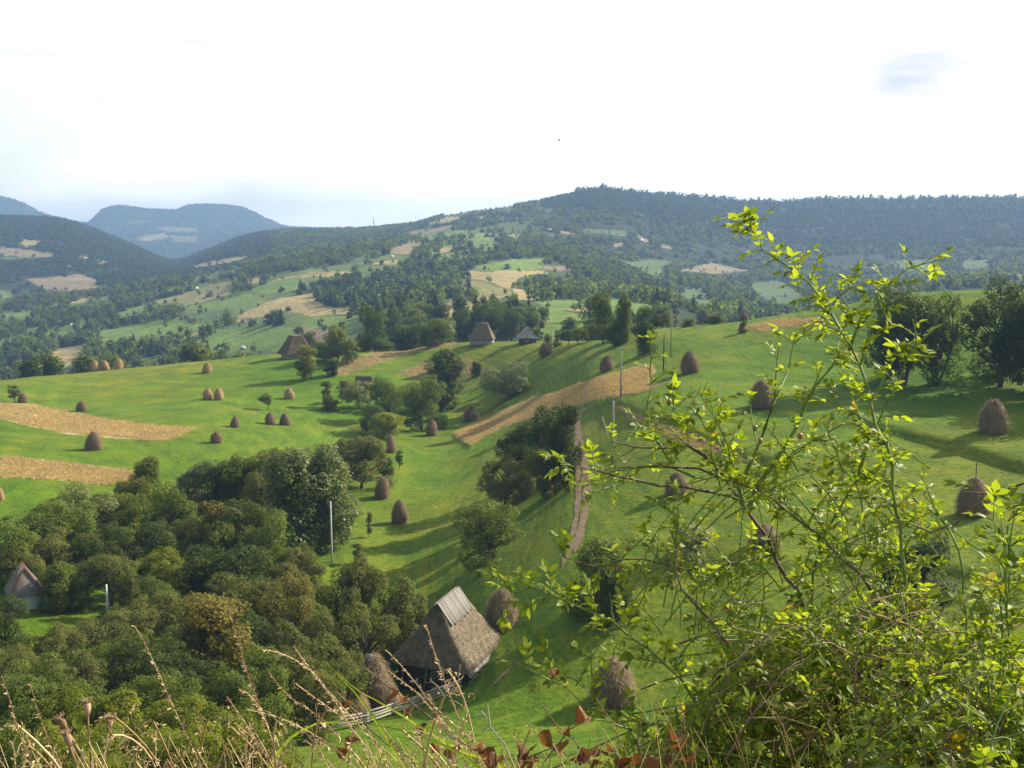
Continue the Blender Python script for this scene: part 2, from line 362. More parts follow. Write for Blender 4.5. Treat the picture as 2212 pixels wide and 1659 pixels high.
M['thatch'] = noise_mat('thatch', [(0.28, (0.07, 0.055, 0.038)), (0.5, (0.20, 0.155, 0.105)), (0.75, (0.36, 0.29, 0.20))], 1.6, 9, bump=1.0, rndmix=0.25)
M['thatch_old'] = noise_mat('thatch_old', [(0.28, (0.05, 0.04, 0.03)), (0.5, (0.13, 0.095, 0.065)), (0.75, (0.24, 0.18, 0.12))], 1.6, 9, bump=1.0, rndmix=0.25)
M['shingle'] = noise_mat('shingle', [(0.3, (0.16, 0.15, 0.14)), (0.7, (0.33, 0.31, 0.29))], 3, 6, rndmix=0.5)
M['plaster'] = noise_mat('plaster', [(0.3, (0.26, 0.25, 0.23)), (0.7, (0.42, 0.41, 0.38))], 1.5, 4)
M['white_paint'] = noise_mat('white_paint', [(0.3, (0.44, 0.46, 0.47)), (0.7, (0.62, 0.64, 0.65))], 2, 4)
M['tin'] = noise_mat('tin', [(0.3, (0.40, 0.42, 0.44)), (0.7, (0.62, 0.64, 0.66))], 2, 3, rough=0.4, spec=0.5)
M['rust_tin'] = noise_mat('rust_tin', [(0.32, (0.16, 0.07, 0.04)), (0.44, (0.12, 0.105, 0.09)), (0.8, (0.19, 0.18, 0.165))], 1.2, 6, stretch=(2, 2, .5))
M['glass_dark'] = noise_mat('glass_dark', [(0.3, (0.02, 0.025, 0.03)), (0.7, (0.04, 0.05, 0.06))], 2, 2, rough=0.1, spec=0.5)
M['dirt'] = noise_mat('dirt', [(0.3, (0.15, 0.100, 0.055)), (0.7, (0.29, 0.205, 0.120))], 0.9, 7, bump=0.4)
M['dry'] = leaf_mat('dry', (0.38, 0.305, 0.175), (0.53, 0.435, 0.265), trans=0.3, hue=0.0, tcol=(1.1, 1, .8))
M['tuft'] = leaf_mat('tuft', (0.05, 0.09, 0.012), (0.15, 0.23, 0.03), trans=0.3, hue=0.0)
M['red'] = noise_mat('red', [(0.3, (0.30, 0.06, 0.03)), (0.7, (0.42, 0.10, 0.05))], 6, 3)
M['feather'] = noise_mat('feather', [(0.3, (0.02, 0.02, 0.02)), (0.7, (0.05, 0.045, 0.04))], 6, 3)

# ------------------------------------------------------------------ fields, read as outlines on the ground
G, T, O, DG, B = (0.130, 0.195, 0.040), (0.315, 0.255, 0.110), (0.200, 0.190, 0.075), (0.085, 0.125, 0.040), (0.22, 0.17, 0.10)
FIELDS = [
 ('Z2', O, [(0, 760), (80, 700), (370, 600), (620, 545), (690, 560), (660, 680), (600, 740), (300, 800), (80, 860), (0, 840)]),
 ('Z2', T, [(800, 510), (1180, 500), (1100, 540), (960, 580), (860, 570)]),
 ('Z2', T, [(1130, 550), (1500, 470), (1720, 430), (2130, 420), (2130, 455), (1950, 482), (1500, 500), (1280, 558)]),
 ('Z2', G, [(890, 650), (1100, 570), (1420, 505), (1800, 490), (1740, 530), (1530, 560), (1500, 640), (1350, 690), (1220, 700), (980, 700)]),
 ('Z2', G, [(80, 875), (480, 800), (880, 700), (1100, 760), (1040, 830), (800, 900), (500, 895), (150, 895)]),
 ('Z2', DG, [(0, 960), (500, 905), (700, 905), (700, 935), (500, 1030), (250, 1130), (0, 1190)]),
 ('Z2', T, [(640, 1055), (880, 910), (1130, 800), (1400, 740), (1720, 690), (1740, 790), (1900, 870), (2212, 890), (2212, 960), (1640, 980), (1400, 930), (1150, 900), (1100, 990), (870, 1010), (760, 1060)]),
 ('Z2', G, [(330, 1290), (500, 1130), (700, 1110), (1060, 1090), (1510, 1140), (1520, 1200), (1420, 1230), (1330, 1420), (650, 1440), (350, 1380)]),
 ('Z2', G, [(1640, 982), (2212, 982), (2212, 1130), (1900, 1165), (1530, 1125)]),
 ('Z2', B, [(1530, 1130), (1900, 1155), (2100, 1180), (1900, 1330), (1640, 1330), (1530, 1200)]),
 ('Z2', T, [(40, 1252), (300, 1160), (300, 1205), (120, 1262)]),
 ('Z2', T, [(150, 360), (450, 290), (850, 225), (880, 255), (600, 325), (150, 385)]),
 ('Z2', G, [(1500, 430), (1650, 390), (1800, 400), (1650, 440)]),
 ('Z5', G, [(0, 245), (140, 255), (140, 310), (0, 345)]),
 ('Z5', B, [(300, 110), (470, 105), (900, 60), (1100, 120), (1100, 215), (700, 255), (500, 225), (380, 170)]),
 ('Z5', G, [(0, 500), (390, 475), (300, 530), (0, 560)]),
 ('Z5', G, [(1010, 600), (1300, 540), (1400, 460), (1640, 400), (1700, 440), (1450, 520), (1280, 565), (1100, 625)]),
 ('Z5', G, [(1100, 790), (1150, 690), (1600, 640), (1800, 570), (2212, 590), (2212, 680), (1900, 740), (1350, 760), (1200, 810)]),
 ('Z5', T, [(500, 975), (640, 905), (970, 835), (940, 1000), (700, 1120), (600, 1060), (560, 985)]),
 ('Z5', T, [(250, 1175), (520, 1058), (530, 1135), (400, 1190)]),
 ('Z5', G, [(570, 770), (780, 680), (820, 700), (640, 785)]),
 ('Z5', G, [(1550, 1070), (1780, 955), (1850, 1050), (1800, 1080)]),
 ('Z5', O, [(1690, 360), (1970, 300), (2212, 250), (2212, 400), (2000, 380), (1750, 405)]),
 ('Z5', T, [(740, 388), (1030, 305), (940, 375)]),
 ('Z3', G, [(1020, 570), (1160, 540), (1260, 540), (1240, 590), (1150, 610)]),
 ('Z3', G, [(1320, 560), (1350, 520), (1600, 500), (1850, 540), (1860, 590), (1960, 620), (2020, 690), (1900, 730), (1700, 700), (1680, 650), (1760, 600), (1680, 540), (1500, 560)]),
 ('Z3', B, [(700, 745), (900, 645), (1130, 660), (1000, 700), (900, 800), (640, 790)]),
 ('Z3', T, [(1160, 795), (1350, 720), (1480, 730), (1440, 785)]),
 ('Z3', G, [(1120, 820), (1560, 790), (1700, 750), (1700, 790), (1500, 835), (1200, 845)]),
 ('Z3', T, [(340, 942), (560, 900), (770, 875), (760, 925), (500, 935)]),
 ('Z3', T, [(0, 1030), (170, 1008), (160, 1052), (0, 1065)]),
 ('Z3', T, [(1150, 415), (1400, 335), (1560, 345), (1400, 402), (1170, 425)]),
 ('Z3', DG, [(1320, 310), (1560, 245), (1700, 225), (2212, 180), (2212, 240), (1900, 250), (1600, 300), (1400, 340)]),
 ('Z3', T, [(1710, 340), (1840, 328), (1830, 365)]),
 ('Z3', B, [(890, 530), (1090, 500), (1450, 438), (1430, 475), (1200, 540), (1000, 555)]),
 ('Z3', G, [(1720, 950), (2212, 870), (2212, 1030), (1900, 1010), (1720, 1000)]),
 ('Z3', T, [(1660, 1010), (2212, 1040), (2212, 1250), (1850, 1130), (1500, 1085)]),
 ('Z3', O, [(1480, 1160), (1750, 1130), (2212, 1270), (2212, 1305), (2000, 1360), (1750, 1400), (1720, 1280), (1820, 1230)]),
 ('Z3', G, [(1030, 1022), (1220, 978), (1200, 1012), (1050, 1038)]),
 ('Z3', T, [(1400, 1380), (1700, 1390), (1750, 1475), (1400, 1475)]),
 ('Z4', G, [(0, 1030), (230, 960), (640, 955), (600, 1080), (380, 1105), (0, 1100)]),
 ('Z4', T, [(0, 1110), (610, 1105), (700, 1140), (480, 1160), (300, 1200), (230, 1310), (400, 1360), (560, 1350), (520, 1475), (300, 1475), (260, 1380), (0, 1260)]),
 ('Z4', B, [(620, 1045), (860, 1050), (980, 1100), (800, 1110), (610, 1085)]),
 ('Z4', DG, [(1500, 950), (1700, 1000), (1950, 960), (2212, 980), (2212, 1020), (2060, 1050), (2150, 1150), (2000, 1180), (1750, 1060)]),
 ('Z4', DG, [(1100, 585), (1650, 610), (1640, 680), (1400, 645), (1100, 635)]),
 ('Z4', B, [(800, 595), (1030, 640), (1030, 665), (830, 645)]),
 ('Z4', B, [(1480, 770), (1600, 762), (1720, 800), (1500, 805)]),
 ('Z4', O, [(150, 652), (340, 655), (300, 692), (140, 678)]),
 ('Z4', B, [(1780, 645), (1950, 740), (1900, 755), (1820, 735)]),
 ('Z4', B, [(2050, 785), (2212, 785), (2212, 840), (2100, 825)]),
 ('R2', G, [(1230, 890), (1560, 880), (1640, 860), (1900, 900), (2020, 940), (1900, 970), (1600, 960), (1500, 950), (1420, 940), (1400, 960), (1300, 930)]),
 ('R2', T, [(1400, 945), (1580, 915), (1600, 940), (1560, 958)]),
 ('R2', G, [(1200, 930), (1420, 950), (1560, 980), (1560, 1080), (1380, 1130), (1150, 1110), (1230, 1000)]),
 ('R2', T, [(560, 990), (720, 890), (960, 910), (730, 990)]),
 ('R2', G, [(0, 990), (170, 990), (180, 1060), (80, 1095), (0, 1060)]),
 ('R2', DG, [(100, 1070), (190, 1050), (420, 1090), (420, 1150), (100, 1130)]),
 ('R2', DG, [(700, 1085), (1130, 1085), (1260, 1130), (1380, 1140), (1300, 1170), (700, 1160)]),
 ('R3', DG, [(500, 780), (700, 760), (850, 860), (850, 920), (650, 900), (560, 850)]),
 ('R3', DG, [(1820, 640), (2000, 630), (2000, 680), (1830, 690)]),
 ('R3', DG, [(1380, 645), (1660, 625), (1660, 695), (1450, 695)]),
 ('R3', B, [(60, 700), (270, 650), (500, 700), (300, 722)]),
 ('R3', B, [(2050, 700), (2212, 725), (2212, 765)]),
 ('R3', DG, [(30, 820), (200, 810), (280, 900), (200, 930)]),
 ('Z1', T, [(220, 780), (250, 740), (470, 740), (400, 800), (280, 812)]),
 ('Z1', B, [(0, 812), (300, 845), (600, 885), (580, 930), (300, 930), (0, 910)]),
 ('Z1', G, [(0, 930), (400, 920), (400, 945), (0, 955)]),
 ('Z1', T, [(870, 912), (1000, 935), (950, 950)]),
 ('Z1', O, [(1080, 955), (1200, 955), (1180, 1000), (1100, 1012)]),
 ('Z1', DG, [(1410, 515), (1600, 505), (1690, 545), (1430, 560)]),
 ('Z1', T, [(1530, 705), (1850, 665), (1890, 705), (1700, 755), (1560, 745)]),
 ('Z1', O, [(1740, 590), (2212, 605), (2212, 645), (1850, 645)]),
 ('Z1', O, [(1900, 690), (2212, 700), (2212, 765), (1950, 765)]),
 ('Z1', DG, [(1190, 590), (1290, 580), (1200, 625)]),
]
DRY_NEAR = [
 ('D', [(980, 932), (1100, 880), (1230, 835), (1380, 790), (1410, 787), (1415, 800), (1398, 838), (1360, 850), (1290, 862), (1215, 885), (1080, 925), (1015, 962), (985, 945)]),
 ('D', [(0, 870), (80, 875), (190, 897), (300, 917), (428, 925), (360, 950), (250, 947), (130, 935), (0, 905)]),
 ('D', [(0, 985), (150, 1000), (300, 1020), (300, 1045), (230, 1047), (100, 1035), (0, 1030)]),
]
ROUGH_NEAR = [
 ('D', [(700, 800), (760, 772), (900, 742), (990, 742), (900, 760), (800, 790), (740, 812)]),
 ('D', [(860, 805), (930, 778), (1010, 772), (1050, 800), (1020, 815), (960, 812), (900, 812)]),
 ('D', [(1310, 868), (1380, 898), (1500, 938), (1610, 986), (1605, 1002), (1490, 958), (1370, 912)]),
 ('D', [(1590, 705), (1760, 684), (1800, 692), (1650, 715)]),
 ('D', [(1310, 870), (1400, 830), (1450, 822), (1400, 842)]),
]
def inside(poly, U, V):
    r = np.zeros(U.shape, bool); n = len(poly)
    for k in range(n):
        x1, y1 = poly[k][:2]; x2, y2 = poly[(k + 1) % n][:2]
        if y1 == y2: continue
        c = ((y1 > V) != (y2 > V)) & (U < (x2 - x1) * (V - y1) / (y2 - y1) + x1); r ^= c
    return r
FAR_POLY = [(np.array(px(f, p)), c) for f, c, p in FIELDS]
DRYP = [np.array(px(f, p)) for f, p in DRY_NEAR]; ROUP = [np.array(px(f, p)) for f, p in ROUGH_NEAR]
def field_at(U, V):
    """-1 = no field, else index of the field outline"""
    r = np.full(U.shape, -1)
    for k, (p, c) in enumerate(FAR_POLY):
        lo = p.min(0); hi = p.max(0)
        m = (U >= lo[0]) & (U <= hi[0]) & (V >= lo[1]) & (V <= hi[1])
        if m.any():
            s = inside(p, U[m], V[m]); t = r[m]; t[s] = k; r[m] = t
    return r

# ------------------------------------------------------------------ the ground
def build_ground():
    FWD = YY * CP - ZZ * SP
    safe = np.maximum(FWD, 0.1)
    U = 512 + F * XX / safe; V = 384 - F * (YY * SP + ZZ * CP) / safe
    U[FWD < 0.1] = -9999
    crest_r = np.exp(KR[10])[:, None]
    near = rr < crest_r * 1.06
    Uj = U + fbm(XX, YY, 9, 3, 31) * np.interp(RR, [50, 400, 2000], [7, 4, 3])[None, :]; Vj = V + fbm(XX, YY, 9, 3, 32) * np.interp(RR, [50, 400, 2000], [6, 2.5, 1.6])[None, :]
    colr = np.zeros(ZZ.shape + (4,), np.float32); colr[..., 3] = 1
    n1 = fbm(XX, YY, 60, 4, 41)[..., None] * 2; n2 = fbm(XX, YY, 12, 3, 42)[..., None] * 2
    # meadow: fresh green with drier, yellower patches
    a = np.array([0.068, 0.152, 0.006]); b = np.array([0.158, 0.182, 0.015])
    k = np.clip(0.42 + n1 * 0.60 + n2 * 0.38, 0, 1)
    left = np.clip((300 - U) / 250, 0, 1)[..., None] * np.clip((410 - V) / 30, 0, 1)[..., None]
    k = np.clip(k + 0.35 * left, 0, 1)
    mead = a * (1 - k) + b * k
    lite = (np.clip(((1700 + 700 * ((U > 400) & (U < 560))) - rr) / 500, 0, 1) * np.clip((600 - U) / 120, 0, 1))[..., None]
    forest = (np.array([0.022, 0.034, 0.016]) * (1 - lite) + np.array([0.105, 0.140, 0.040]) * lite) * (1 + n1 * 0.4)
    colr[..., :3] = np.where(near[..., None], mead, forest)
    # far fields
    m = (~near) & (U > -60) & (U < 1090) & (V > 150) & (V < 420)
    idx = np.nonzero(m)
    f = field_at(Uj[idx], Vj[idx])
    cols = np.array([c for _, c in FAR_POLY]); hit = f >= 0
    jitter = 1 + 0.5 * fbm(XX[idx], YY[idx], 40, 4, 44) + 0.35 * fbm(XX[idx], YY[idx], 9, 2, 45)
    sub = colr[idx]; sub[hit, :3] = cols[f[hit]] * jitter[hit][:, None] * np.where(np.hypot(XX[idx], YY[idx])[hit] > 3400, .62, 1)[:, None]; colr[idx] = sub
    # dry strips and rough banks
    for P, c in [(p, (0.42, 0.335, 0.155)) for p in DRYP] + [(p, (0.24, 0.195, 0.085)) for p in ROUP]:
        mm = near & inside(P, Uj, Vj) & (rr > 60)
        g = (0.85 + 0.5 * fbm(XX, YY, 3, 3, 50))[..., None]
        colr[..., :3] = np.where(mm[..., None], np.array(c) * g, colr[..., :3])
    # rough bank under the viewer
    nb = np.clip((55 - rr) / 25, 0, 1)[..., None]
    bank = np.array([0.16, 0.15, 0.06]) * (1 + n2 * 0.5)
    colr[..., :3] = colr[..., :3] * (1 - nb) + bank * nb
    na, nr = ZZ.shape
    V3 = np.stack([XX, YY, ZZ], -1).reshape(-1, 3)
    i = np.arange(na - 1)[:, None] * nr; j = np.arange(nr - 1)[None, :]
    q = np.stack([i + j, i + nr + j, i + nr + j + 1, i + j + 1], -1).reshape(-1, 4)
    # close under the viewer's feet
    cv = np.array([[0, 0, -1.62]]); V3 = np.concatenate([V3, cv]); cidx = len(V3) - 1
    tr = np.stack([np.full(na - 1, cidx), np.arange(1, na) * nr, np.arange(na - 1) * nr], -1)
    mb = MB(); mb.add(V3, q, tr, c=0)
    m_, n_, nn, ll = mat_base('meadow_ground')
    o = nn('ShaderNodeOutputMaterial'); at_ = nn('ShaderNodeAttribute'); at_.attribute_name = 'col'
    tcn = nn('ShaderNodeTexCoord')
    def nz_(s, d):
        t = nn('ShaderNodeTexNoise'); ll(tcn.outputs['Object'], t.inputs['Vector']); t.inputs['Scale'].default_value = s; t.inputs['Detail'].default_value = d; t.inputs['Roughness'].default_value = 0.7
        return t.outputs[0]
    fA = nz_(1.1, 8); fB = nz_(0.12, 6)
    mpc = nn('ShaderNodeMapping'); ll(tcn.outputs['Object'], mpc.inputs[0]); mpc.inputs['Scale'].default_value = (0.06, 0.06, 1.5)
    tcs = nn('ShaderNodeTexNoise'); ll(mpc.outputs[0], tcs.inputs['Vector']); tcs.inputs['Scale'].default_value = 1.6; tcs.inputs['Detail'].default_value = 4
    fC = ramp(nn, ll, tcs.outputs[0], [(0.36, (0.76, 0.82, 0.8)), (0.5, (1, 1, 1)), (0.66, (1.34, 1.15, 1.25))])
    f1 = ramp(nn, ll, fA, [(0.30, (0.50, 0.55, 0.5)), (0.47, (0.95, 0.95, 0.95)), (0.75, (1.3, 1.25, 1.2))])
    f2 = ramp(nn, ll, fB, [(0.3, (0.80, 0.86, 0.85)), (0.7, (1.16, 1.1, 1.1))])
    m1 = nn('ShaderNodeMix'); m1.data_type = 'RGBA'; m1.blend_type = 'MULTIPLY'; m1.inputs[0].default_value = 1; ll(at_.outputs['Color'], m1.inputs[6]); ll(f1, m1.inputs[7])
    m2 = nn('ShaderNodeMix'); m2.data_type = 'RGBA'; m2.blend_type = 'MULTIPLY'; m2.inputs[0].default_value = 1; ll(m1.outputs[2], m2.inputs[6]); ll(f2, m2.inputs[7])
    p = nn('ShaderNodeBsdfPrincipled'); ll(m2.outputs[2], p.inputs['Base Color']); p.inputs['Roughness'].default_value = 0.95; p.inputs['Specular IOR Level'].default_value = 0.1
    sp = ramp(nn, ll, nz_(2.3, 3), [(0.0, (1.05, 1.05, 1.05)), (0.57, (1.0, 1.0, 1.0)), (0.66, (0.52, 0.60, 0.5)), (1.0, (0.45, 0.55, 0.45))])
    m3 = nn('ShaderNodeMix'); m3.data_type = 'RGBA'; m3.blend_type = 'MULTIPLY'; m3.inputs[0].default_value = 0.8; ll(m2.outputs[2], m3.inputs[6]); ll(sp, m3.inputs[7])
    m4 = nn('ShaderNodeMix'); m4.data_type = 'RGBA'; m4.blend_type = 'MULTIPLY'; m4.inputs[0].default_value = 1; ll(m3.outputs[2], m4.inputs[6]); ll(fC, m4.inputs[7]); ll(m4.outputs[2], p.inputs['Base Color'])
    bp = nn('ShaderNodeBump'); bp.inputs['Strength'].default_value = 0.9; bp.inputs['Distance'].default_value = 0.4; ll(fA, bp.inputs['Height']); ll(bp.outputs[0], p.inputs['Normal'])
    ll(p.outputs[0], o.inputs[0])
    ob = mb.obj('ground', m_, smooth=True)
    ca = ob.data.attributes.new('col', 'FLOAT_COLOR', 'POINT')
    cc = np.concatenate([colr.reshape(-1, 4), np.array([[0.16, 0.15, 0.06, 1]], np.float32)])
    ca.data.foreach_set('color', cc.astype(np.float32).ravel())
    tag(ob, 'rolling green meadows and wooded hills with pale hay fields', None, None, 'structure')
    return U, V
GU, GV = build_ground()
# ------------------------------------------------------------------ stamping many small pieces at once
def rand_rot(n, rng=RNG, tilt=pi):
    a = rng.normal(size=(n, 3)); a /= np.linalg.norm(a, axis=1)[:, None]
    return a
def frames(nrmv, fwd):
    """matrices whose columns are right, forward, normal"""
    z = nrmv / np.maximum(np.linalg.norm(nrmv, axis=1)[:, None], 1e-9)
    x = np.cross(fwd, z); x /= np.maximum(np.linalg.norm(x, axis=1)[:, None], 1e-6)
    y = np.cross(z, x)
    return np.stack([x, y, z], -1)
def stamp(mb, tv, quads, tris, mats, pos, c):
    tv = np.asarray(tv, float); n = len(pos); k = len(tv)
    V = np.einsum('nij,kj->nki', mats, tv) + pos[:, None, :]
    off = (np.arange(n) * k)[:, None, None]
    Q = (np.asarray(quads)[None] + off).reshape(-1, 4) if quads is not None and len(quads) else None
    T_ = (np.asarray(tris)[None] + off).reshape(-1, 3) if tris is not None and len(tris) else None
    mb.add(V.reshape(-1, 3), Q, T_, c=np.repeat(c, k))
LEAFQ = ([(0, 0, 0), (-0.42, 0.5, 0.06), (0, 1, -0.05), (0.42, 0.5, 0.06)], [(0, 3, 2, 1)])
def leaf_cloud(mb, P, out, size, rng, rnd, upw=0.5):
    n = len(P); r = rand_rot(n, rng)
    nv = out * 0.75 + r * 0.75 + np.array([0, 0, upw])
    fw = rand_rot(n, rng) + np.array([0, 0, -0.3])
    m = frames(nv, fw) * (size * rng.uniform(0.7, 1.3, n))[:, None, None]
    stamp(mb, LEAFQ[0], LEAFQ[1], None, m, P, rnd)

# ------------------------------------------------------------------ tree prototypes (unit height)
def crown_mb(seed, lobes, n, leaf, gaps=0.35):
    rng = np.random.default_rng(seed); mb = MB()
    C = np.array([l[:3] for l in lobes]); S = np.array([l[3:6] for l in lobes])
    wgt = (S[:, 0] * S[:, 1] + S[:, 1] * S[:, 2]); wgt = wgt / wgt.sum()
    k = rng.choice(len(lobes), int(n * 1.6), p=wgt)
    d = rand_rot(len(k), rng)
    rad = 1 - np.abs(rng.normal(0, 0.16, len(k)))
    # clumps of leaves and gaps on each lobe
    cl = rand_rot(22, rng); dt = d @ cl.T; cd = dt.max(1); cb = rng.uniform(-1, 1, (len(lobes), 22))[k, dt.argmax(1)]
    keep = cd > rng.uniform(0.80, 0.80 + gaps * 0.5, len(k)) - 0.02
    bulge = 0.78 + 0.34 * np.clip((cd - 0.80) / 0.18, 0, 1) + 0.20 * cb * np.clip((cd - 0.82) / 0.15, 0, 1) + np.abs(rng.normal(0, .07, len(k)))
    P = C[k] + d * (rad * bulge)[:, None] * S[k]
    # drop the ones buried inside other lobes
    q = (P[:, None, :] - C[None]) / S[None]; dist = (q ** 2).sum(-1); dist[np.arange(len(k)), k] = 9
    keep &= dist.min(1) > 0.35
    P, d, k = P[keep][:n], d[keep][:n], k[keep][:n]
    lr = rng.uniform(0, 1, len(lobes))
    leaf_cloud(mb, P, d, leaf, rng, np.clip(0.45 * lr[k] + 0.55 * rng.uniform(0, 1, len(k)), 0, 1))
    return mb
def make_lobes(seed, kind):
    rng = np.random.default_rng(seed); L_ = []
    def add(x, y, z, r, rz=None): L_.append((x, y, z, r, r, rz or r * 0.85))
    if kind == 'round':
        for k in range(24):
            a = rng.uniform(0, 2 * pi); z = rng.uniform(0.16, 0.88); e = sqrt(max(0.05, 1 - ((z - 0.48) / 0.50) ** 2)); rr_ = 0.32 * e * rng.uniform(0.5, 1.05)
            add(rr_ * cos(a), rr_ * sin(a), z, rng.uniform(0.08, 0.16))
    elif kind == 'tall':
        for k in range(24):
            a = rng.uniform(0, 2 * pi); z = rng.uniform(0.12, 0.93); e = sqrt(max(0.05, 1 - ((z - 0.5) / 0.52) ** 2)); rr_ = 0.17 * e * rng.uniform(0.4, 1)
            add(rr_ * cos(a), rr_ * sin(a), z, rng.uniform(0.07, 0.13), rng.uniform(0.08, 0.15))
    elif kind == 'apple':
        for k in range(15):
            a = rng.uniform(0, 2 * pi); z = rng.uniform(0.40, 0.82); rr_ = 0.42 * rng.uniform(0.2, 1.0) * sqrt(max(0.1, 1 - ((z - 0.5) / 0.45) ** 2))
            add(rr_ * cos(a) - 0.05, rr_ * sin(a), z, rng.uniform(0.12, 0.19), rng.uniform(0.09, 0.14))
    elif kind == 'shrub':
        for k in range(20):
            a = rng.uniform(0, 2 * pi); z = rng.uniform(0.06, 0.8); rr_ = 0.42 * rng.uniform(0.2, 1.0) * (1.05 - z * 0.7)
            add(rr_ * cos(a), rr_ * sin(a), z, rng.uniform(0.12, 0.22), rng.uniform(0.11, 0.18))
    elif kind == 'multi':
        for k in range(22):
            a = rng.uniform(0, 2 * pi); z = rng.uniform(0.12, 0.88); rr_ = 0.36 * rng.uniform(0.3, 1.0) * sqrt(max(0.1, 1 - ((z - 0.5) / 0.5) ** 2))
            add(rr_ * cos(a), rr_ * sin(a), z, rng.uniform(0.09, 0.15), rng.uniform(0.10, 0.16))
    elif kind == 'thin':
        for k in range(9):
            a = rng.uniform(0, 2 * pi); z = rng.uniform(0.25, 0.93); rr_ = 0.10 * rng.uniform(0.2, 1.0)
            add(rr_ * cos(a), rr_ * sin(a), z, rng.uniform(0.05, 0.10), rng.uniform(0.07, 0.12))
    elif kind == 'ragged':
        for k in range(26):
            a = rng.uniform(0, 2 * pi); z = rng.uniform(0.12, 0.92); rr_ = 0.30 * rng.uniform(0.35, 1.1) * (1.15 - z * 0.6)
            add(rr_ * cos(a), rr_ * sin(a), z, rng.uniform(0.07, 0.14), rng.uniform(0.08, 0.15))
    base = list(L_); n0 = len(base)      # small outlying sprays break the outline
    for k in range(12):
        b = base[rng.integers(n0)]; d = rng.normal(size=3); d[2] = abs(d[2]); d /= np.linalg.norm(d); s_ = rng.uniform(.30, .5)
        L_.append((b[0] + d[0] * b[3] * 1.05, b[1] + d[1] * b[3] * 1.05, min(.97, b[2] + d[2] * b[5] * 1.05), b[3] * s_, b[3] * s_, b[5] * s_ * 1.3))
    return L_
def trunk_mb(seed, lobes, kind):
    rng = random.Random(seed); mb = MB(); top = 0.72
    r0 = {'thin': 0.013, 'shrub': 0.02, 'apple': 0.028, 'tall': 0.02}.get(kind, 0.024)
    stems = 4 if kind in ('multi', 'shrub') else 1
    for s_ in range(stems):
        lx = (rng.uniform(-.1, .1) if stems == 1 else 0.2 * cos(s_ * 1.7 + seed)); ly = (rng.uniform(-.1, .1) if stems == 1 else 0.2 * sin(s_ * 1.7 + seed))
        if kind == 'apple': lx = 0.0
        pts = []; rads = []
        for k in range(7):
            f = k / 6; bend = sin(f * 3.1) * 0.03 * (2.4 if kind == 'apple' else 1)
            pts.append((lx * f + bend + (0.02 * s_), ly * f, -0.03 + f * top)); rads.append(r0 * (1.25 if k == 0 else 1) * (1 - 0.8 * f) / (1 if stems == 1 else 1.6))
        mb.add(*tube(pts, rads, 7)[:2], tris=None)
        for l in lobes[s_::stems]:
            f = min(0.9, max(0.25, (l[2] * 0.55) / top)); i = f * 6; i0 = int(i); a = Vector(pts[i0]).lerp(Vector(pts[min(6, i0 + 1)]), i - i0)
            e = Vector(l[:3]); mid = a.lerp(e, 0.5) + Vector((0, 0, 0.02))
            mb.add(*tube([a, mid, e], [r0 * 0.45, r0 * 0.3, r0 * 0.1], 5)[:2])
            for q in range(3):
                e2 = e + Vector((rng.uniform(-1, 1) * l[3], rng.uniform(-1, 1) * l[3], rng.uniform(-.4, 1) * l[5])) * 0.8
                mb.add(*tube([mid.lerp(e, 0.4), e2], [r0 * 0.2, r0 * 0.05], 4)[:2])
    return mb
def conifer_mb(seed, n):
    rng = np.random.default_rng(seed); mb = MB()
    z = 1 - np.sqrt(rng.uniform(0, 1, n)) * 0.93; a = rng.uniform(0, 2 * pi, n)
    tier = 1 + 0.22 * np.sin(z * 60 + 1.3 * np.sin(a * 3 + seed)); R = (1.02 - z) * 0.21 * tier * (0.55 + 0.5 * np.sqrt(rng.uniform(0, 1, n)))
    R *= 1 + 0.18 * np.sin(a * 4 + z * 9 + seed)
    P = np.stack([R * np.cos(a), R * np.sin(a), z], -1); out = np.stack([np.cos(a), np.sin(a), 0.4 * np.ones(n)], -1)
    fw = np.stack([np.cos(a), np.sin(a), -0.55 * np.ones(n)], -1) + rand_rot(n, rng) * 0.25
    nv = np.stack([0.5 * np.cos(a), 0.5 * np.sin(a), np.ones(n)], -1) + rand_rot(n, rng) * 0.35
    sz = 3.2 / sqrt(n) * rng.uniform(0.7, 1.3, n) * 0.75
    stamp(mb, LEAFQ[0], LEAFQ[1], None, frames(nv, fw) * sz[:, None, None], P, rng.uniform(0, 1, n) * 0.6 + 0.4 * np.abs(np.sin(z * 30)))
    return mb
TP = {}
def proto(kind, var, n, leaf):
    key = (kind, var, n)
    if key not in TP:
        sd_ = sum(map(ord, kind)) * 7 + var * 31
        if kind == 'conifer':
            c = conifer_mb(sd_, n).mesh('conifer_crown', M['needle']); t = MB(); t.add(*tube([(0, 0, -.03), (0, 0, .5), (0, 0, .97)], [.02, .013, .003], 6)[:2]); t = t.mesh('conifer_trunk', M['bark'])
        else:
            lb = make_lobes(sd_, kind)
            c = crown_mb(sd_, lb, n, leaf).mesh(kind + '_crown', M['leaf_mid']); t = trunk_mb(sd_, lb, kind).mesh(kind + '_trunk', M['bark'], True)
        TP[key] = (c, t)
    return TP[key]
WID = {'round': 0.80, 'tall': 0.50, 'apple': 1.0, 'shrub': 1.15, 'multi': 0.86, 'thin': 0.32, 'ragged': 0.75, 'conifer': 0.46}
